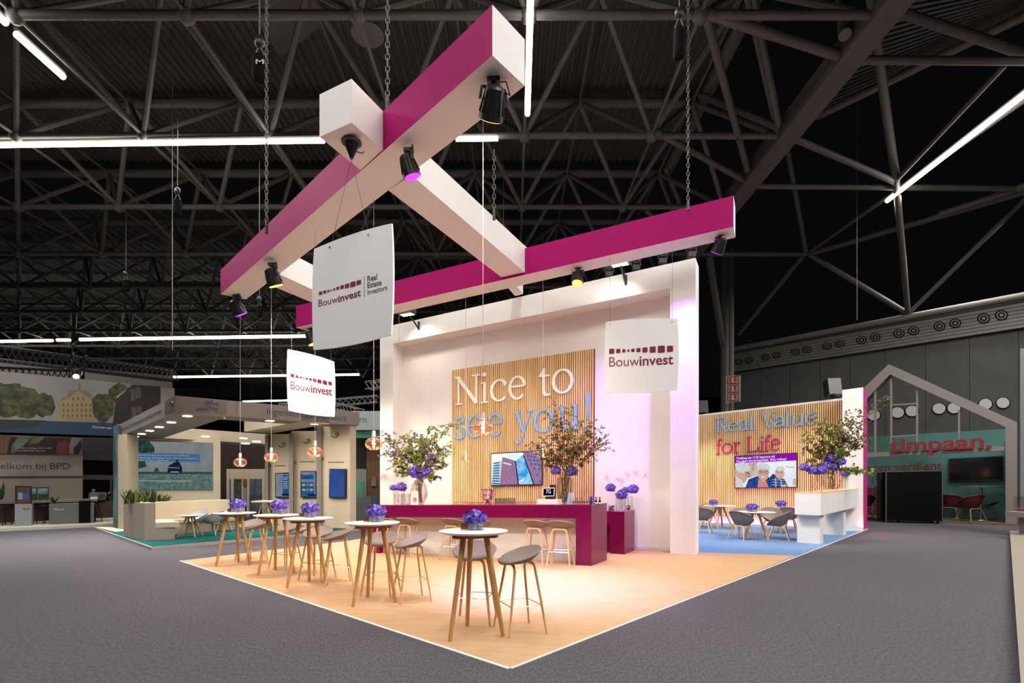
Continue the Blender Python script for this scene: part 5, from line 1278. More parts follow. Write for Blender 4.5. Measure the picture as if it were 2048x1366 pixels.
def upright(pl, c, kind, label):
    t = thing('upright_screen', label, 'screen', pl.hit(c[0][0], c[0][1])[:], 0, 'upright screens of the beige stand'); b = MB(); wallpoly(pl.off(.08), c, .08, b); b.build('casing', black, t)
    ix0, ix1 = c[0][0]+1.3, c[1][0]-1.3; iy0, iy1 = c[3][1]+1.6, c[0][1]-2; S = pl.off(.08); b = MB()
    R_ = lambda u0, v0, u1, v1, m, d: flat(b, S, [(ix0+(ix1-ix0)*u0, iy0+(iy1-iy0)*v0), (ix0+(ix1-ix0)*u1, iy0+(iy1-iy0)*v0), (ix0+(ix1-ix0)*u1, iy0+(iy1-iy0)*v1), (ix0+(ix1-ix0)*u0, iy0+(iy1-iy0)*v1)], d, m)
    if kind == 0:
        R_(0, 0, 1, 1, 1, .002); R_(.55, .2, .98, .6, 2, .003); R_(.55, .65, .98, .85, 2, .003); R_(.5, .86, 1, .97, 6, .003); R_(.58, .06, .95, .13, 2, .003)
        for k in range(4): R_(.6, .22+k*.1, .92, .26+k*.1, 4, .004)
    elif kind == 1:
        R_(0, 0, 1, 1, 1, .002); R_(.0, .12, .9, 1, 2, .003); R_(.0, .3, .9, .42, 1, .004)
        for r in range(2):
            for k in range(3): R_(.08+k*.27, .48+r*.2, .28+k*.27, .58+r*.2, 4 if k != 1 else 5, .005)
        R_(.5, .9, 1, .98, 6, .005)
    else: R_(0, 0, 1, 1, 3, .002); [R_(.03, .03+k*.07, .09, .055+k*.07, 4, .004) for k in range(2)]
    b.build('picture', scm, t)
upright(pA, [(550, 995), (578, 995), (578, 945), (550, 946)], 0, 'upright screen with white page and blue column, leftmost of three')
upright(pB, [(601, 995), (632, 995), (632, 942), (601, 942)], 1, 'upright screen with small picture tiles, middle of three')
upright(pC, [(657.5, 995.5), (690, 996), (690.5, 938), (658.5, 937.5)], 2, 'upright plain blue screen, rightmost of three')
otm = mat('orange_tag', '#a8702c', .5)
for pl, x, y in ((pA, 540, 931), (pB, 590, 925), (pC, 645.5, 918)):
    b = MB(); b.slab([pl.off(.01).hit(u, v) for u, v in ((x-2, y-3.5), (x+2, y-3.5), (x+2, y+3.5), (x-2, y+3.5))], pl.n, .01); b.build('orange_tag', otm, ng)
for pl, x0, x1, y in ((pA, 549, 570, 931.5), (pB, 599, 630, 923.5), (pC, 656, 688, 924.5)):
    b = MB(); b.slab([pl.off(.006).hit(u, v) for u, v in ((x0, y-.8), (x1, y-.8), (x1, y+.8), (x0, y+.8))], pl.n, .003); b.build('heading_line', inkD, ng)
for pl, x, y in ((pA, 565, 888), (pB, 615, 880), (pC, 672, 869)):
    b = MB(); b.path([pl.off(.01).hit(x+dx, y+dy) for dx, dy in ((-9, 3), (-4, 6), (2, 5), (6, 1), (3, -3), (-1, -1), (1, 3))], .014, 5); b.build('panel_logo', inkD, ng)
# planter, bench, table, chairs
pk0, pk1, pk2 = fl(247, 1077), fl(288.6, 1088), fl(311, 1087)
tp = thing('trough_planter', 'tall beige planter trough with snake plants on the teal platform', 'planter', pk1[:])
pbk = pk0+(pk2-pk1); pz = at(288.6, 1006, pk1.y).z
MB().prism([pk0, pk1, pk2, pbk], HP, [at(247, 1005.5, pk0.y).z, pz, at(311, 1005.5, pk2.y).z, pz]).build('box_body', benchg, tp)
def snake(label, x0, x1, yb, yt, Y, n, seed):
    rnd = random.Random(seed); t = thing('snake_plants', label, 'plants', at((x0+x1)/2, yb, Y)[:]); b = MB()
    for k in range(n):
        x = x0+(x1-x0)*rnd.random(); p = at(x, yb+2, Y+rnd.uniform(-.12, .25)); h = (yb-yt)*Y/F*rnd.uniform(.55, 1.0); l = Vector((rnd.gauss(0, .09), rnd.gauss(0, .06), 0)); a = rnd.uniform(0, 3.1); d = Vector((math.cos(a), math.sin(a), 0))*.03
        n_ = Vector((-d.y, d.x, 0))*.35
        pts = [(0, .7), (.4, 1.0), (.75, .75), (1, .05)]; base = len(b.v)
        for f_, w_ in pts:
            c = p+l*f_*f_+Vector((0, 0, h*f_)); b.v += [tuple(c-d*w_), tuple(c+n_*w_), tuple(c+d*w_)]
        for i in range(3):
            o = base+i*3; b.f += [[o, o+1, o+4, o+3], [o+1, o+2, o+5, o+4]]; b.m += [k % 3]*2
    b.build('blades', [mat('snake_green', '#3f4f26', .5), mat('snake_light', '#77803a', .5), mat('snake_dark', '#26351c', .5)], t); return t
snake('dark green snake plants in the tall beige trough', 248, 308, 1006, 974, pk1.y+.7, 95, 2)
snake('lighter green snake plants behind the bench back', 305, 339, 1004, 984, 16.2, 45, 3)
ob = thing('corner_bench', 'beige corner bench with cushions on the teal platform', 'bench', fl(350, 1085)[:])
s0_, s1_ = fl(311, 1087), fl(350, 1084.5); sdv = (pbk-pk2)*.55
zc_ = at(311, 1056, s0_.y).z
MB().prism([s0_, s1_, s1_+Vector((-.9, .9, 0)), s0_+Vector((-.9, .9, 0))], HP, zc_).build('seat_box', benchg, ob)
MB().prism([s0_, s1_+Vector((.12, 0, 0)), s1_+Vector((-.8, 1.0, 0)), s0_+Vector((-.9, .95, 0))], zc_, zc_+.13).build('seat_cushion', mat('cream_cushion', '#c4b79f', .8), ob)
BB = Pl(fl(309, 1074)[:2], fl(461, 1061)[:2]); b = MB(); wallpoly(BB, [(304, 1004.5), (459, 999), (460, 1058), (304, 1070)], .25, b); b.build('back_rest', standw, ob)
BS = BB.off(.55); b = MB(); wallpoly(BS, [(318, 1047), (470, 1041), (470, 1062), (318, 1070)], .55, b); b.build('long_seat_box', benchg, ob)
b = MB(); wallpoly(BS.off(.03), [(316, 1041), (472, 1036), (472, 1041.5), (316, 1047.5)], .6, b); b.build('long_cushion', mat('cream_cushion_long', '#b9a888', .8), ob)
nrt = make_round_table(mat('pale_table', '#bdb8b2', .5), mat('pale_leg', '#a98e68', .5), .42, 'low_table')
p = fl(385, 1078); place(nrt, True, (p.x, p.y-.1, HP), .5, 'low pale round table in front of the beige bench', None, (.78, .78, .78))
wch = make_chair(mat('grey_white_plastic', '#a5abb0', .45), mat('pale_chair_leg', '#a98e68', .5), 'plastic_chair')
for i, (x, y, a, l) in enumerate(((427, 1075, 175, 'grey-white plastic tub chair right of the low pale table'), (398, 1071, 250, 'grey-white plastic tub chair behind the low pale table'), (447, 1068, 215, 'grey-white plastic tub chair farther right near the bench end'))):
    p = fl(x, y); place(wch, i == 0, (p.x, p.y, HP), d90(a), l, 'plastic tub chairs on the teal platform', (.86, .86, .86))
hp = fl(535, 1066); hz = at(535, 1001.5, hp.y).z
ht = thing('trestle_table', 'tall pale trestle table behind the farthest round high tables', 'table', hp[:])
MB().box((hp.x, hp.y, hz-.02), (46*hp.y/F, .6, .04)).build('table_top', standw, ht)
for sx in (-1, 1):
    for sy in (-1, 1): MB().path([(hp.x+sx*.32, hp.y+sy*.24, HP), (hp.x+sx*.06, hp.y+sy*.2, hz-.04)], .02, 6).build('leg', oak2, ht)
# wooden kiosk in the background between panels
kq = Pl(at(440, 1000, 22.5)[:2], at(545, 1000, 22.5)[:2]); kk = thing('wooden_kiosk', 'pale wooden kiosk with picture panels behind the beige stand', 'kiosk', (kq.hit(490, 900).x, 22.5, 0))
ybot = HZ+F*EYE/22.5
def kp(x0, y0, x1, y1, m, nm, d=0.0, t_=.1): b = MB(); wallpoly(kq.off(d), [(x0, y0), (x1, y0), (x1, y1), (x0, y1)], t_, b); return b.build(nm, m, kk)
kp(441, 872, 545, ybot, mat('dark_brown_board', '#2f211a', .8), 'dark_backing', -.8)
for x in (453, 462, 483, 493, 524): kp(x, 942, x+5, ybot, standw, 'post', .05)
kp(453, 938, 532, 958, standw, 'top_board', .02)
for (x0, x1, c, c2) in ((458, 463, '#34508a', '#4f74a8'), (466, 482, '#4d5a4c', '#2f382f'), (497, 524, '#5d6972', '#30383e')): kp(x0, 958, x1, 1035, mat('poster_print', c, .6, noise=(3.0, 1, c2)), 'poster', 0)
kp(485.5, 958, 492.5, 972, mat('orange_poster', '#8c4a2c', .6), 'orange_poster', .12); kp(486, 975, 492.5, 1005, mat('white_poster', '#8f8d88', .6), 'white_poster', .12)
cb = Pl(at(495, 900, 27)[:2], at(560, 900, 27)[:2]); b = MB(); wallpoly(cb, [(497, 900), (562, 900), (562, 926), (497, 926)], .1, b); gs = thing('blue_sign', 'dark blue sign board behind the pale wooden kiosk', 'sign', cb.hit(525, 926)[:]); b.build('board', mat('navy_board', '#27384a', .6), gs)
b = MB(); text(b, 'CUBE', cb, (512, 913), (545, 913), 8, off=.01, depth=.005, offset=.01); b.build('board_lettering', whm, gs); p = cb.off(-.15).hit(530, 926); MB().tube((p.x, p.y, 0), (p.x, p.y, 2.8), .06).build('post', truss_m, gs)
# green and white stand between panels and the tall wall
gq = Pl(at(690, 1000, 20.5)[:2], at(775, 1000, 20.5)[:2]); yb2 = HZ+F*EYE/20.5; gk = thing('green_stand', 'green and white stand glimpsed left of the tall white wall', 'exhibition stand', (gq.hit(730, 900).x, 20.5, 0))
def gp(x0, y0, x1, y1, m, nm, d=0.0): b = MB(); wallpoly(gq.off(d), [(x0, y0), (x1, y0), (x1, y1), (x0, y1)], .12, b); return b.build(nm, m, gk)
gp(700, 822, 775, 860, mat('pale_fascia', '#9aa3a3', .6), 'fascia', .6); gp(700, 860, 775, 876, mat('green_fascia', '#2f7a5a', .6), 'green_band', .5); gp(699, 876, 734, 938, mat('dark_opening', '#1c1410', .8), 'dark_opening', 0); gp(733, 876, 775, yb2, mat('brown_wood', '#6b4d2e', .6, noise=((8, 8, .8), 1, '#5a3f25')), 'wood_panel', .05); gp(699, 938, 734, yb2, mat('pale_panel', '#85857c', .6), 'pale_panel', .05)
gp(707, 962, 726, 993, mat('mint_poster', '#4f9a78', .6), 'green_poster', .12); gp(743, 954, 752, 972, mat('portrait_poster', '#8a8580', .6, noise=(6, 1, '#2b2526')), 'round_portrait', .12); gp(745, 992, 752, 1012, mat('blue_poster', '#2f6a96', .6), 'blue_poster', .12)
gp(700, 993, 742, 1042, mat('grey_counter', '#6f716f', .6), 'counter_front', .7)
b = MB(); text(b, 'rn', gq, (719, 845), (733, 845), 9, off=.61, depth=.01); b.build('fascia_lettering', mat('green_print', '#3f8f70', .5), gk); b = MB(); text(b, 'Apeldoorn', gq, (730, 864), (775, 864), 6, off=.51, depth=.01); b.build('band_lettering', whm, gk)
# silver lattice trusses behind
def lattice(p, q, s, m, label, n, group=None, nm='lattice_truss'):
    t = thing(nm, label, 'truss', ((p+q)/2)[:], 0, group); d = (q-p).normalized(); sd = Vector((-d.y, d.x, 0))*s/2; up = Vector((0, 0, s/2)); C4 = [sd+up, -sd+up, -sd-up, sd-up]
    b = MB()
    for c in C4: b.tube(p+c, q+c, s*.085, n=6)
    b.build('chords', m, t); b = MB(); L = (q-p)
    for i in range(n):
        a0, a1 = p+L*(i/n), p+L*((i+1)/n)
        for k in range(4): b.tube(a0+C4[k], a1+C4[(k+1) % 4], s*.05, n=4, cap=False)
    b.build('lacing', m, t); return t
silver = mat('silver_truss', (.30, .30, .30), .45, .5)
lattice(at(560, 815, 24), at(756, 798, 24), .3, silver, 'silver lattice truss above the beige stand', 18, 'silver trusses')
lattice(at(736, 772, 22), at(790, 764, 21), .3, silver, 'short silver lattice truss end beside the tall white wall', 6, 'silver trusses')
lattice(at(676, 812, 25), at(722, 826, 22), .28, silver, 'sloping silver lattice truss behind the smaller left sign', 6, 'silver trusses')

# ------------------------------------------------------------------ far left stand with photo banner
BP = Pl(fl(0, 1058)[:2], fl(226, 1049)[:2])
lf_ = thing('welcome_stand', 'pale stand with welcome lettering and photo strip at the far left', 'exhibition stand', BP.hit(80, 1050)[:])
BW = BP.off(-3.2); pale = mat('pale_wall_panel', '#a39a8e', .6)
b = MB(); wallpoly(BW, [(-60, 868), (165, 875), (165, 1040), (-60, 1042)], .3, b); b.build('rear_wall', pale, lf_)
b = MB(); wallpoly(BW.off(.02), [(-60, 953), (165, 952), (165, 955.5), (-60, 956.5)], .02, b); b.build('wall_groove', inkD, lf_)
b = MB(); text(b, 'Welkom bij', BW, (-27, 938), (92, 938), None, off=.006, depth=.01, offset=-.012); text(b, 'BPD', BW, (100, 938), (140, 938), None, off=.006, depth=.01, offset=-.002); b.build('wall_lettering', inkD, lf_)
pm = [mat('photo_brown', '#4a3a38', .6, noise=(1.2, 1, '#33262c')), mat('photo_green', '#5c7462', .6, noise=(2, 1, '#7f9486')), mat('photo_red', '#a8322e', .6, noise=(3, 1, '#8a4a4a')), mat('photo_pale', '#a39ea0', .6, noise=(1, 1, '#8a8690')), mat('photo_olive', '#6b7440', .6, noise=(2, 1, '#858a5a')), mat('photo_white', '#c4c0ba', .6), mat('photo_tan', '#8a6a58', .6, noise=((8, 8, .5), 1, '#6e4f44'))]
b = MB(); S = BW.off(.06); wallpoly(S, [(-60, 872), (164, 875), (164, 908.5), (-60, 906)], .05, b)
z6 = lambda pts: [(x/4.452, 660+y/4.452) for x, y in pts]
flat(b, S, z6([(-200, 935), (95, 940), (60, 1100), (-200, 1095)]), .004, 6); flat(b, S, z6([(160, 950), (300, 945), (220, 1020), (120, 1098), (95, 1090), (110, 1020)]), .005, 1); flat(b, S, z6([(300, 945), (410, 948), (330, 1010), (260, 1010)]), .006, 4)
flat(b, S, z6([(510, 1105), (500, 1050), (520, 1000), (590, 990), (620, 1050), (615, 1106)]), .005, 2); flat(b, S, z6([(620, 1106), (610, 1040), (640, 955), (728, 958), (728, 1108)]), .004, 3); flat(b, S, z6([(655, 1108), (660, 1050), (720, 980), (728, 1040), (700, 1108)]), .006, 0)
b.build('photo_strip', pm, lf_)
b = MB(); text(b, 'we willen vandaag, met z\'n allen', BW.off(.06), (31, 897.5), (104, 897.5), 4.2, off=.012, depth=.005, offset=.01); text(b, 'op bijzonder kunnen', BW.off(.06), (35, 902.5), (90, 902.5), 4, off=.012, depth=.005, offset=.01); b.build('strip_lettering', pm[5], lf_)
# platform
pf = [fl(-70, 1068.5), fl(0, 1063), fl(188, 1054.5), fl(226, 1052), fl(226, 1036), fl(-70, 1036)]
MB().prism(pf, 0, .09).build('platform', mat('white_platform', '#b5b0a8', .6), lf_)
# big hanging photo banner box
BNp = Pl(at(0, 800, 16.5)[:2], at(349, 800, 22.0)[:2]); bn_ = thing('photo_banner', 'hanging banner box with photo of a yellow palace between trees', 'banner', BNp.hit(170, 860)[:])
b = MB(); wallpoly(BNp, [(-70, 735), (349.3, 776.8), (349.3, 876), (-70, 861)], .25, b); b.build('box', mat('banner_side', '#77736e', .6), bn_)
pm = [mat('dusk_sky', '#757372', .7, noise=(.25, 1, '#827d78')), mat('tree_olive', '#4c4f33', .8, noise=(5, 1, '#23271a')), mat('palace_yellow', '#8a7756', .7, noise=(1.5, 1, '#8a7550')), mat('roof_grey', '#6b6460', .7), mat('water_blue', '#1d3350', .6, noise=(.4, 1, '#25384a')), mat('grass_dark', '#26322e', .8, noise=(.8, 1, '#1d2a30')), mat('brick_brown', '#3d322e', .8, noise=(.7, 1, '#2b2422')), mat('window_grey', '#4d4a45', .6), mat('banner_white', '#8f8a84', .6), mat('gable_dark', '#1f1b1b', .8)]
b = MB(); S = BNp
flat(b, S, z6([(-200, 355), (1430, 503), (1430, 835), (-200, 800)]), .004, 0)
flat(b, S, z6([(-200, 790), (1040, 830), (1005, 940), (-200, 905)]), .006, 4); flat(b, S, z6([(-200, 790), (420, 805), (300, 860), (-200, 905)]), .008, 5)
def treeblob(cx, cy, rx, ry, seed, d):
    rnd = random.Random(seed); pts = []
    for k in range(26):
        a = 2*math.pi*k/26; r = rnd.uniform(.86, 1.08); pts.append((cx+rx*r*math.cos(a), cy+ry*r*math.sin(a)))
    flat(b, S, z6(pts), d, 1)
treeblob(60, 620, 200, 160, 1, .010); treeblob(230, 640, 140, 150, 2, .011); treeblob(390, 670, 110, 110, 3, .012); treeblob(-120, 650, 170, 170, 9, .011)
flat(b, S, z6([(505, 800), (540, 640), (620, 600), (700, 535), (780, 600), (850, 630), (850, 800)]), .009, 2)
flat(b, S, z6([(540, 630), (610, 545), (700, 535), (620, 600)]), .011, 3); flat(b, S, z6([(700, 535), (790, 545), (850, 630), (780, 600)]), .011, 3); flat(b, S, z6([(695, 540), (697, 490), (708, 465), (719, 490), (721, 540)]), .011, 3); flat(b, S, z6([(570, 600), (570, 545), (598, 545), (598, 600)]), .012, 2); flat(b, S, z6([(818, 600), (818, 555), (845, 555), (845, 600)]), .012, 2)
for r in range(3):
    for k in range(7): flat(b, S, z6([(560+k*40, 655+r*48), (572+k*40, 655+r*48), (572+k*40, 680+r*48), (560+k*40, 680+r*48)]), .013, 7)
for k in range(3): flat(b, S, z6([(645+k*45, 600), (660+k*45, 600), (660+k*45, 625), (645+k*45, 625)]), .013, 7)
treeblob(920, 690, 110, 130, 4, .014); treeblob(1060, 560, 100, 85, 5, .013)
flat(b, S, z6([(1005, 830), (1035, 600), (1180, 487), (1430, 503), (1430, 690), (1070, 838)]), .015, 6); flat(b, S, z6([(1035, 615), (1120, 540), (1125, 525), (1040, 590)]), .017, 8)
for (x0, x1, y0, y1) in ((1165, 1200, 530, 630), (1205, 1255, 510, 610), (1170, 1215, 690, 780), (1220, 1260, 680, 740)): flat(b, S, z6([(x0, y0), (x1, y0-4), (x1, y1-4), (x0, y1)]), .017, 7)
flat(b, S, z6([(1430, 503), (1552, 520), (1552, 600), (1430, 690)]), .005, 8)
b.build('photo_print', pm, bn_); b = MB(); text(b, 'Domein aan de Dommel', S, (185, 856), (262, 860), 5, off=.01, depth=.004, offset=.01); b.build('banner_lettering', whm, bn_)
gb = thing('grey_banner', 'plain grey banner strip behind the black trusses at the left', 'banner', at(180, 760, 24)[:]); G = Pl(at(-60, 700, 20)[:2], at(345, 760, 26)[:2]); b = MB(); wallpoly(G, [(-60, 716), (345, 752), (345, 790), (-60, 755)], .2, b); b.build('cloth', mat('grey_cloth', '#5f5c58', .7), gb)
lattice(at(-60, 700, 16.5), at(352, 752, 21.5), .42, black, 'black lattice truss above the photo banner', 34, 'black trusses at the left')
lattice(at(-60, 742, 17.5), at(150, 752, 19.8), .36, black, 'lower black lattice truss at the left edge', 16, 'black trusses at the left')
lattice(at(150, 752, 19.8), at(160, 700, 17.5), .34, black, 'short sloping black lattice truss linking the other two', 4, 'black trusses at the left')
lt_ = thing('work_lamp', 'small bright lamp under the black lattice truss', 'lamp', at(152, 753, 19.5)[:]); p = at(152, 753, 19.3); MB().ball(p, .09, 10, 8).build('lens', emi('lamp_glow', '#ffe9c8', 8), lt_, smooth=True); MB().box(p+Vector((0, .14, .05)), (.25, .2, .25)).build('housing', black, lt_)
# counters
ctr = thing('welcome_counter', 'long counter with grey top and brown chipboard front at the left', 'counter', BP.hit(120, 1050)[:]); BC = BP.off(-.9)
b = MB(); wallpoly(BC, [(-60, 1010), (226, 1001), (226, 1035), (-60, 1049)], .2, b); b.build('chipboard_front', mat('brown_chipboard', '#4f3826', .8, noise=(9, 1, '#3a281b')), ctr)
b = MB(); wallpoly(BC.off(.25), [(-60, 1004), (195, 998), (195, 1002.5), (-60, 1010)], .7, b); b.build('counter_top', mat('grey_top', '#77716a', .5), ctr)
ds = thing('grey_desk', 'dark grey reception desk with white letters at the left', 'desk', BP.hit(143, 1055)[:]); DB = BP.off(.05)
b = MB(); wallpoly(DB, [(98, 1008), (188, 1006.5), (188, 1051), (98, 1055.5)], .7, b); b.build('desk_body', mat('desk_grey', '#5c5f5e', .6), ds); b = MB(); text(b, 'bpd', DB, (114, 1020.5), (128, 1020), 5, off=.006, depth=.004, offset=.01); b.path([DB.off(.01).hit(x, y) for x, y in ((107, 1019.5), (109, 1017.5), (112, 1017.5), (113, 1019.5), (110, 1020.5))], .012, 5); b.build('desk_lettering', whm, ds)
b = MB(); wallpoly(DB.off(.03), [(157.5, 1001.5), (181, 1001), (181, 1045), (157.5, 1046)], .05, b); bl = thing('black_panel', 'black flat panel leaning on the grey desk', 'panel', DB.off(.03).hit(169, 1046)[:]); b.build('panel', blackm, bl)
ks = thing('kiosk', 'pale kiosk with upright touch screen at the far left', 'kiosk', BP.hit(46, 1058)[:]); KB = BP.off(.25)
b = MB(); wallpoly(KB, [(29.5, 1008), (63.5, 1008), (63.5, 1056), (29.5, 1058)], .5, b); b.build('pedestal', mat('kiosk_grey', '#84888a', .6), ks); b = MB(); wallpoly(KB.off(-.1), [(30, 972), (63, 972), (63, 1008.5), (30, 1008.5)], .15, b); b.build('screen_casing', black, ks)
b = MB(); S = KB.off(-.1); q = lambda pts: [(x/7.877, 940+y/7.877) for x, y in pts]; flat(b, S, q([(265, 275), (470, 275), (470, 525), (265, 525)]), .004, 0); flat(b, S, q([(285, 360), (358, 360), (358, 465), (285, 465)]), .006, 1); flat(b, S, q([(372, 360), (445, 360), (445, 465), (372, 465)]), .006, 2); flat(b, S, q([(265, 480), (470, 480), (470, 525), (265, 525)]), .006, 3)
b.build('screen', [emi('kiosk_mauve', '#5d4a48', .6), emi('kiosk_white', '#8f93a8', .6), emi('kiosk_blue', '#4a5a9a', .6), emi('kiosk_orange', '#6b4a2c', .6)], ks); b = MB(); text(b, 'bpd', KB, (45.5, 1019.5), (58.5, 1019.5), 5.5, off=.006, depth=.004, offset=.01); b.build('pedestal_lettering', inkD, ks)
for i, (x0, x1, l) in enumerate(((64, 74, 'landscape screen partly hidden behind the far left kiosk'), (75.5, 97.8, 'landscape screen with garden picture beside the far left kiosk'))):
    S = BC.off(-.2); t = thing('picture_screen', l, 'screen', S.hit((x0+x1)/2, 1000)[:]); b = MB(); wallpoly(S, [(x0, 974.5), (x1, 974.5), (x1, 1001), (x0, 1001)], .08, b); b.build('casing', black, t); b = MB(); flat(b, S, [(x0+.3, 976.5), (x1-1.5, 976.5), (x1-1.5, 988), (x0+.3, 988)], .004, 0); flat(b, S, [(x0+.3, 988), (x1-1.5, 988), (x1-1.5, 999), (x0+.3, 999)], .004, 1); b.build('picture', [emi('garden_sky', '#8b98a0', .5, '#3c5a70', 4), emi('garden_green', '#4d5a38', .45, '#2a3326', 6)], t)
def potplant(x, y, wpx, hpx, Yp, label, seed, pot='#2a2a28'):
    t = thing('potted_plant', label, 'plant', at(x, y, Yp)[:]); rnd = random.Random(seed); p = at(x, y, Yp); k = Yp/F; MB().lathe([(.03*3*k*8, 0), (3.2*k, 5*k), (3.4*k, 5*k), (.001, 4*k)], p, 12).build('pot', mat('dark_pot', pot, .6), t, smooth=True); b = MB()
    for _ in range(46):
        a = rnd.uniform(0, 6.28); d = Vector((math.cos(a), math.sin(a), rnd.uniform(.05, .9))); e = p+Vector((0, 0, 4*k))+Vector((d.x*wpx*.5*k, d.y*wpx*.5*k, d.z*hpx*k))*rnd.uniform(.5, 1.0); u = Vector((-d.y, d.x, 0))*1.6*k; m_ = p.lerp(e, .6)+Vector((0, 0, 2*k)); b.add([p+Vector((0, 0, 4*k)), m_+u, e, m_-u], [[0, 1, 2, 3]])
    b.build('leaves', mat('plant_green', '#3c5524', .6), t)
potplant(108, 1007.5, 22, 15, BP.off(-.2).hit(108, 1007).y, 'small bushy green plant on the grey desk', 1)
potplant(218, 998, 15, 14, BC.hit(218, 998).y+.2, 'pale green plant beside the coffee machine', 2, '#77777a')
potplant(3, 1000, 16, 45, BC.hit(5, 1000).y, 'tall slim green plant at the left edge of the frame', 3)
for i, (x, y) in enumerate(((8, 1050), (52, 1047), (88, 1045), (190, 1040))):
    p = BP.off(-.45).hit(x, y); t = thing('counter_stool', ['dark stool at the far left counter edge', 'dark stool behind the far left kiosk', 'dark stool between the kiosk and the grey desk', 'dark stool right of the grey desk'][i], 'stool', (p.x, p.y, .09), 0, 'dark stools at the welcome counter')
    MB().lathe([(.001, .60), (.16, .60), (.17, .63), (.001, .64)], (p.x, p.y, .09), 16).build('seat', black, t, smooth=True)
    for k in range(4): a = k*1.571+.6; MB().path([(p.x+.2*math.cos(a), p.y+.2*math.sin(a), .09), (p.x+.1*math.cos(a), p.y+.1*math.sin(a), .69)], .014, 6).build('leg', black, t)
# coffee machine, person behind it, dark bay
bay = BP.off(-4.2); db = thing('dark_bay', 'dark service bay with metal frame behind the coffee machine', 'service bay', bay.hit(196, 1000)[:])
b = MB(); wallpoly(bay, [(165, 874), (232, 876), (232, 922), (165, 919)], .3, b); b.build('upper_panel', mat('bay_grey', '#3f4140', .7), db); b = MB(); wallpoly(bay.off(-.8), [(150, 919), (245, 922), (245, 1040), (150, 1040)], .2, b); b.build('dark_back', blackm, db); b = MB(); wallpoly(bay.off(.02), [(165, 949.5), (226, 950.5), (226, 960), (165, 959)], .15, b); wallpoly(bay.off(.02), [(220, 960), (224, 960), (224, 1010), (220, 1010)], .15, b); b.build('metal_frame', mat('bay_metal', '#45413c', .6), db)
cm = thing('coffee_machine', 'silver coffee machine on the counter at the left', 'coffee machine', BC.hit(195, 999)[:]); S = BC.off(.1); b = MB(); wallpoly(S, [(179, 985), (212, 985), (213.5, 988), (211, 1000), (180, 1000), (178, 989)], .45, b); b.build('housing', mat('machine_silver', '#77797a', .35, .6), cm); b = MB(); wallpoly(S.off(.06), [(181, 994), (195, 993.5), (195, 1001), (181, 1001)], .06, b); b.build('drip_tray', white, cm); b = MB(); wallpoly(S.off(.02), [(197, 988), (210, 988), (209, 997), (197, 997)], .02, b); b.build('front_plate', mat('machine_dark', '#3a3c3e', .4), cm)
hpnt = BP.off(-2.0).hit(187, 980); k = hpnt.y/F
pr = thing('person', 'bald person in dark clothing standing behind the coffee machine', 'person', (hpnt.x, hpnt.y, 0)); skin = mat('skin', '#9a7466', .6); hc = hpnt
sc_ = 8.6*k/.235        # head height
me = bpy.data.meshes.new('body'); X, Yy, Zh = hc.x, hc.y, hc.z
sp_ = [(X, Yy, Zh-.75*sc_), (X, Yy, Zh-.48*sc_), (X, Yy, Zh-.24*sc_), (X, Yy, Zh-.13*sc_), (X, Yy-.01, Zh-.04*sc_), (X, Yy-.01, Zh+.06*sc_), (X-.19*sc_, Yy, Zh-.26*sc_), (X+.19*sc_, Yy, Zh-.26*sc_), (X-.24*sc_, Yy-.02, Zh-.55*sc_), (X+.24*sc_, Yy-.02, Zh-.55*sc_), (X-.2*sc_, Yy-.25*sc_, Zh-.66*sc_), (X+.2*sc_, Yy-.25*sc_, Zh-.66*sc_), (X-.1*sc_, Yy, Zh-.8*sc_), (X+.1*sc_, Yy, Zh-.8*sc_), (X-.1*sc_, Yy, .5*(Zh-.8*sc_)), (X+.1*sc_, Yy, .5*(Zh-.8*sc_)), (X-.1*sc_, Yy, .12), (X+.1*sc_, Yy, .12)]
ed = [(0, 1), (1, 2), (2, 3), (3, 4), (4, 5), (2, 6), (2, 7), (6, 8), (7, 9), (8, 10), (9, 11), (0, 12), (0, 13), (12, 14), (13, 15), (14, 16), (15, 17)]
rr = [.15, .155, .13, .055, .085, .08, .07, .07, .045, .045, .035, .035, .085, .085, .06, .06, .045, .045]
me.from_pydata([tuple(Vector(q)-Vector((X, Yy, 0))) for q in sp_], ed, []); po = bpy.data.objects.new('body', me); COL.objects.link(po); po.parent = pr; OFF[po] = OFF[pr]
md = po.modifiers.new('skin', 'SKIN'); md2 = po.modifiers.new('sub', 'SUBSURF'); md2.levels = 2; md2.render_levels = 2
for i, r in enumerate(rr): me.skin_vertices[0].data[i].radius = (r*sc_, r*sc_*.8)
me.skin_vertices[0].data[0].use_root = True; me.materials.append(skin)
b = MB(); b.path([(X, Yy, Zh-.16*sc_), (X, Yy, Zh-.24*sc_), (X, Yy, Zh-.5*sc_), (X, Yy, Zh-.85*sc_)], [.07*sc_, .2*sc_, .19*sc_, .18*sc_], 14, sq=(1.15, .85)); b.build('dark_shirt', black, pr, smooth=True)
b = MB()
for s in (-1, 1): b.ball((X+s*.03*sc_, Yy-.085*sc_, Zh+.02*sc_), .009*sc_, 6, 5); b.ball((X+s*.085*sc_, Yy, Zh+.0*sc_), (.012*sc_, .02*sc_, .03*sc_), 6, 5)
b.ball((X, Yy-.095*sc_, Zh-.01*sc_), (.014*sc_, .02*sc_, .024*sc_), 8, 6); b.path([(X-.028*sc_, Yy-.083*sc_, Zh-.055*sc_), (X+.028*sc_, Yy-.083*sc_, Zh-.055*sc_)], .006*sc_, 5)
b.build('face', mat('face_detail', '#7a5548', .6), pr, smooth=True)

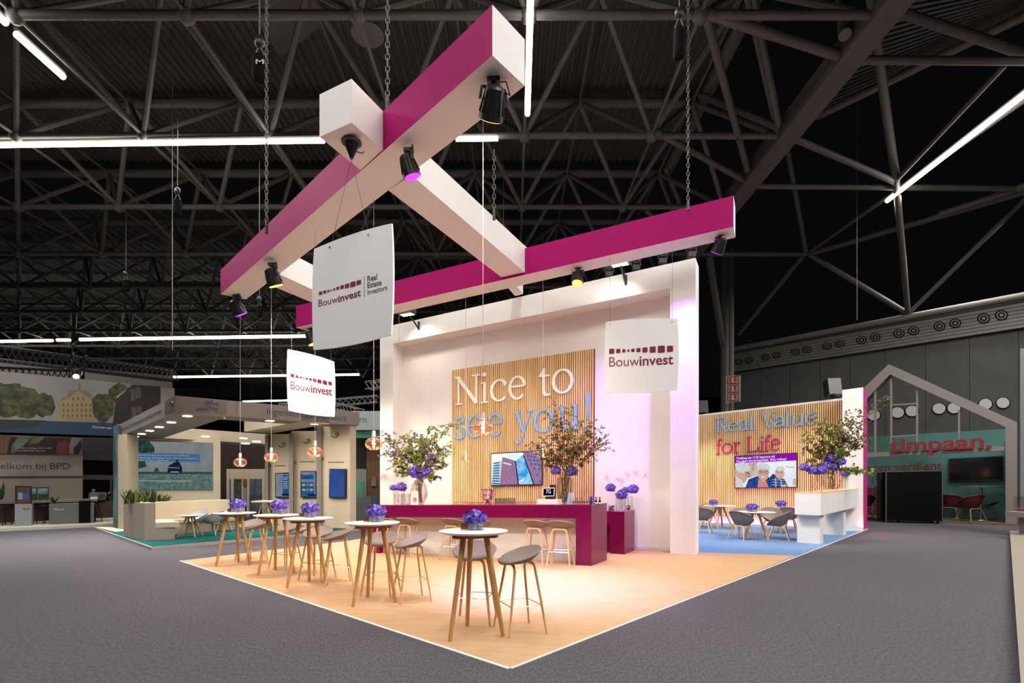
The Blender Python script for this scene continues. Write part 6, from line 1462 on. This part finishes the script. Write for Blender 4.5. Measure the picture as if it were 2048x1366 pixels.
# ------------------------------------------------------------------ house-shaped stand on the right
TF = Pl(fl(2021, 1051)[:2], fl(1734, 1040.5)[:2]); TF = Pl((17.37, 18.29), (14.5, 21.4))
hs_ = thing('house_stand', 'house-shaped white frame stand with red lettering and teal walls', 'exhibition stand', TF.hit(2021, 1050)[:])
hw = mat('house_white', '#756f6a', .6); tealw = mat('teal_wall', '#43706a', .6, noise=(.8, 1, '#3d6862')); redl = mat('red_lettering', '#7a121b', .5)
def frame(px, nm, m=hw, d=0, t_=.45): b = MB(); wallpoly(TF.off(d), px, t_, b); return b.build(nm, m, hs_)
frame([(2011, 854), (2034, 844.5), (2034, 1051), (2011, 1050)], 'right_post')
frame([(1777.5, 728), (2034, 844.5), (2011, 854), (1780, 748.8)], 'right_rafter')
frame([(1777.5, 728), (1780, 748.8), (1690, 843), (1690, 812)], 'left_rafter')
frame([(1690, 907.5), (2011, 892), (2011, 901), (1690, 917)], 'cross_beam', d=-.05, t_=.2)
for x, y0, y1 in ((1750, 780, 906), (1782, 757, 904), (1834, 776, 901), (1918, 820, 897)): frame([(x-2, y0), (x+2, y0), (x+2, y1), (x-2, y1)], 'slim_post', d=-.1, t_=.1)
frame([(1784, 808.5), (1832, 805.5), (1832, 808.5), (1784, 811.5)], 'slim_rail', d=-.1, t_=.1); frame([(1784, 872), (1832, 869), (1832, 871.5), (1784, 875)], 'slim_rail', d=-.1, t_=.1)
TBk = TF.off(-2.7); b = MB(); wallpoly(TBk, [(1660, 878), (2011, 858), (2011, 1041), (1660, 1035)], .15, b); b.build('teal_wall', tealw, hs_)
e0, e1 = TF.hit(2011, 900), TBk.hit(2009, 900); b = MB(); b.hexa([(e0.x, e0.y, 0), (e0.x+.06, e0.y+.06, 0), (e1.x+.4, e1.y+.06, 0), (e1.x+.3, e1.y, 0)], [(e0.x, e0.y, 3.3), (e0.x+.06, e0.y+.06, 3.3), (e1.x+.4, e1.y+.06, 3.3), (e1.x+.3, e1.y, 3.3)]); b.build('teal_side_wall', tealw, hs_)
q0, q1 = TF.off(.1).hit(2030, 1052), TF.off(.1).hit(1690, 1040); MB().prism([(q0.x, q0.y), (q1.x, q1.y), (q1.x+2.5, q1.y+2.3), (q0.x+2.5, q0.y+2.3)], 0, .06).build('wooden_floor', mat('dull_wood_floor', '#5f4e3a', .6), hs_)
b = MB(); text(b, 'timpaan.', TF, (1780, 904), (1983, 895.5), 34, off=.03, depth=.06, offset=.022); b.build('red_lettering', redl, hs_)
b = MB(); text(b, 'iedereen verdient', TBk, (1694, 943.5), (1884, 938), None, off=.01, depth=.01); text(b, '(t', TBk, (1743, 963), (1759, 962), None, off=.01, depth=.01); b.build('wall_lettering', redl, hs_)
tt = thing('television', 'large dark screen on the teal wall of the house-shaped stand', 'television', TBk.off(.1).hit(1950, 960)[:]); b = MB(); wallpoly(TBk.off(.12), [(1897.5, 917), (2007.5, 911.5), (2007.5, 961), (1897.5, 963)], .1, b); b.build('casing', black, tt); b = MB(); flat(b, TBk.off(.12), [(1899, 918.5), (2006, 913), (2006, 959), (1899, 961.5)], .003); b.build('screen', mat('dark_glass_screen', (.01, .011, .012), .08), tt)
# black flight case on castors
FC = Pl(fl(1773, 1045)[:2], fl(1885, 1048)[:2]); fc = thing('flight_case', 'large black case on castors in front of the house-shaped stand', 'case', FC.hit(1830, 1047)[:])
b = MB(); wallpoly(FC, [(1773, 944), (1884.5, 942), (1884.5, 1042), (1773, 1040)], .75, b); b.build('case_body', blackm, fc)
alu = mat('aluminium_edge', '#77746f', .4, .7)
for nm, px in (('edge_profile', [(1771.3, 943.5), (1773.3, 943.5), (1773.3, 1045), (1771.3, 1045)]), ('edge_profile', [(1884, 941.5), (1885.8, 941.5), (1885.8, 1046), (1884, 1046)]), ('edge_profile', [(1771.3, 942.8), (1885.8, 940.8), (1885.8, 942.3), (1771.3, 944.3)])): b = MB(); wallpoly(FC.off(.01), px, .05, b); b.build(nm, alu, fc)
for x in (1782, 1796, 1863, 1876): p = FC.off(-.2 if x in (1796, 1863) else -.05).hit(x, 1045); MB().path([(p.x-.02, p.y, .06), (p.x+.02, p.y, .06)], .06, 12).build('castor', black, fc); MB().box((p.x, p.y, .12), (.06, .06, .08)).build('castor_fork', alu, fc)
b = MB(); wallpoly(FC.off(-1.0), [(1761, 945), (1772, 945), (1772, 1042), (1761, 1041)], .6, b); sc2 = thing('narrow_case', 'narrow black case standing left behind the large black case', 'case', FC.off(-1).hit(1766, 1041)[:]); b.build('case_body', black, sc2)
# red chairs and pedestal tables
rch = make_chair(mat('dark_red_shell', '#4a1216', .5), mat('dull_leg', '#7a5f42', .5), 'red_chair')
def gpt(x, y, d=0): p = fl(x, y); return p
for i, (x, y, a, s, l) in enumerate(((1900, 1043, 40, 1.28, 'dark red tub chair just right of the black case'), (1942, 1046.5, 95, 1.3, 'dark red tub chair with its back towards the front, in the middle'), (1985, 1040, 190, 1.3, 'dark red tub chair at the right by the teal side wall'), (1920, 1037, 270, 1.25, 'dark red tub chair behind the low white table'), (1728, 1039.5, 60, 1.25, 'dark red tub chair left of the black case'))):
    p = fl(x, y); place(rch, i == 0, (p.x, p.y, .06), d90(a), l, 'dark red tub chairs', (s, s, s))
def pedestal(x, y, ytop, wpx, label):
    p = fl(x, y); z = at(x, ytop, p.y).z; r = wpx/2*p.y/F; t = thing('pedestal_table', label, 'table', (p.x, p.y, .06), 0, 'white pedestal tables'); c = (p.x, p.y, 0)
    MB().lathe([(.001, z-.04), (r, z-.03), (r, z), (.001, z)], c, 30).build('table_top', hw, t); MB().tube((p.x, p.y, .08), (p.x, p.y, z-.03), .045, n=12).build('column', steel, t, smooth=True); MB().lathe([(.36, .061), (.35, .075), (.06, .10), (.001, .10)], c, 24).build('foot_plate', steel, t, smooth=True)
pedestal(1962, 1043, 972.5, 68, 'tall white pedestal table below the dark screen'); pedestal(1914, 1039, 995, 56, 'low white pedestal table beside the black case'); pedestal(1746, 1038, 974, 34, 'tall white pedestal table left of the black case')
rb = thing('red_counter', 'dark red counter left of the black case', 'counter', TBk.off(.6).hit(1748, 1037)[:]); b = MB(); wallpoly(TBk.off(.7), [(1725, 972), (1765, 972), (1765, 1036), (1725, 1035)], .5, b); b.build('counter_body', mat('red_counter_paint', '#5a1216', .5), rb)
# right edge: pale platform, grey wall end, glass showcase
er = thing('pale_platform', 'low pale platform along the right edge of the photo', 'platform', fl(2030, 1200)[:])
zp = .14
pts = [onz(2019.5, 1061, zp), onz(2041.5, 1366, zp), onz(2042, 1500, zp), onz(2500, 1500, zp), onz(2300, 1061, zp)]
MB().prism([(p.x, p.y) for p in pts], 0, zp-.012).build('dark_skirt', mat('skirt_grey', '#3c3a38', .7), er); MB().prism([(p.x, p.y) for p in pts], zp-.012, zp).build('pale_top', mat('pale_top', '#7d7365', .6), er)
ge = thing('grey_wall_end', 'grey wall end at the extreme right edge', 'wall', at(2046, 1020, 15)[:]); p0, p1 = at(2040.5, 900, 14.6), at(2120, 900, 14.6); MB().prism([(p0.x, p0.y), (p1.x, p1.y), (p1.x, p1.y+.4), (p0.x+.4, p0.y+.4)], zp, at(2042, 697, 14.6).z).build('panel', mat('end_grey', '#6d7375', .6), ge)
gv = thing('glass_showcase', 'small glass showcase on a pale shelf at the right edge', 'showcase', at(2044, 1035, 14)[:]); c = at(2060, 1012, 14.0); MB().box(c, (.5, .4, .5)).build('glass_box', glass, gv); c2 = at(2060, 1029, 13.9); MB().box(c2, (.75, .6, .14)).build('shelf', mat('shelf_grey', '#8a8580', .6), gv); MB().box(at(2060, 1022, 14), (.42, .3, .12)).build('amber_contents', mat('amber_dull', '#7a5a34', .6), gv); MB().prism([(c2.x-.1, c2.y-.1), (c2.x+.3, c2.y-.1), (c2.x+.3, c2.y+.2), (c2.x-.1, c2.y+.2)], zp, c2.z-.07).build('shelf_leg', hw, gv)

# fittings hanging in the trusses
p = onz(735, 72, 12.6); t = thing('horn_speaker', 'round grey horn speaker under the roof above the beam crossing', 'loudspeaker', p[:])
MB().lathe([(.001, .0), (.38, .0), (.40, .03), (.3, .16), (.12, .3), (.06, .55)], p, 24).build('horn', mat('horn_grey', (.12, .12, .115), .5), t, smooth=True); MB().tube(p+Vector((0, 0, .5)), p+Vector((0, 0, 2.2)), .03).build('bracket', truss_m, t)
A = [onz(x, y, 14.8) for x, y in ((505, 20), (615, -25), (650, 40), (560, 110))]
t = thing('roof_louver', 'pale louvered smoke vent in the roof deck at the upper left', 'roof vent', A[0][:]); b = MB()
for i in range(12):
    a, c = A[0].lerp(A[3], i/12), A[1].lerp(A[2], i/12); a2, c2 = A[0].lerp(A[3], (i+.55)/12), A[1].lerp(A[2], (i+.55)/12); u = Vector((0, 0, .09)); b.hexa([a, c, c2-u, a2-u], [a+Vector((0, 0, .03)), c+Vector((0, 0, .03)), c2-u+Vector((0, 0, .03)), a2-u+Vector((0, 0, .03))])
b.build('blades', mat('louver_grey', (.22, .21, .2), .5), t)
b = MB()
for i in range(4): b.tube(A[i], A[(i+1) % 4], .06, n=6)
b.build('frame', truss_m, t)
for x, y0, y1, Yd, l in ((345, -20, 700, 15.0, 'thin dark cable hanging at the left below the long strip light'), (1007, 330, 520, 19.0, 'thin dark cable behind the cross beam'), (1714, 120, 640, 20.0, 'thin dark cable hanging before the black void on the right'), (1085, 420, 500, 22.0, 'short thin cable behind the right cross beam')):
    a, e = at(x, y0, Yd), at(x, y1, Yd); t = thing('hanging_cable', l, 'cable', e[:], 0, 'thin cables from the roof'); MB().tube(a, e, .012, n=5).build('cable', truss_m, t)
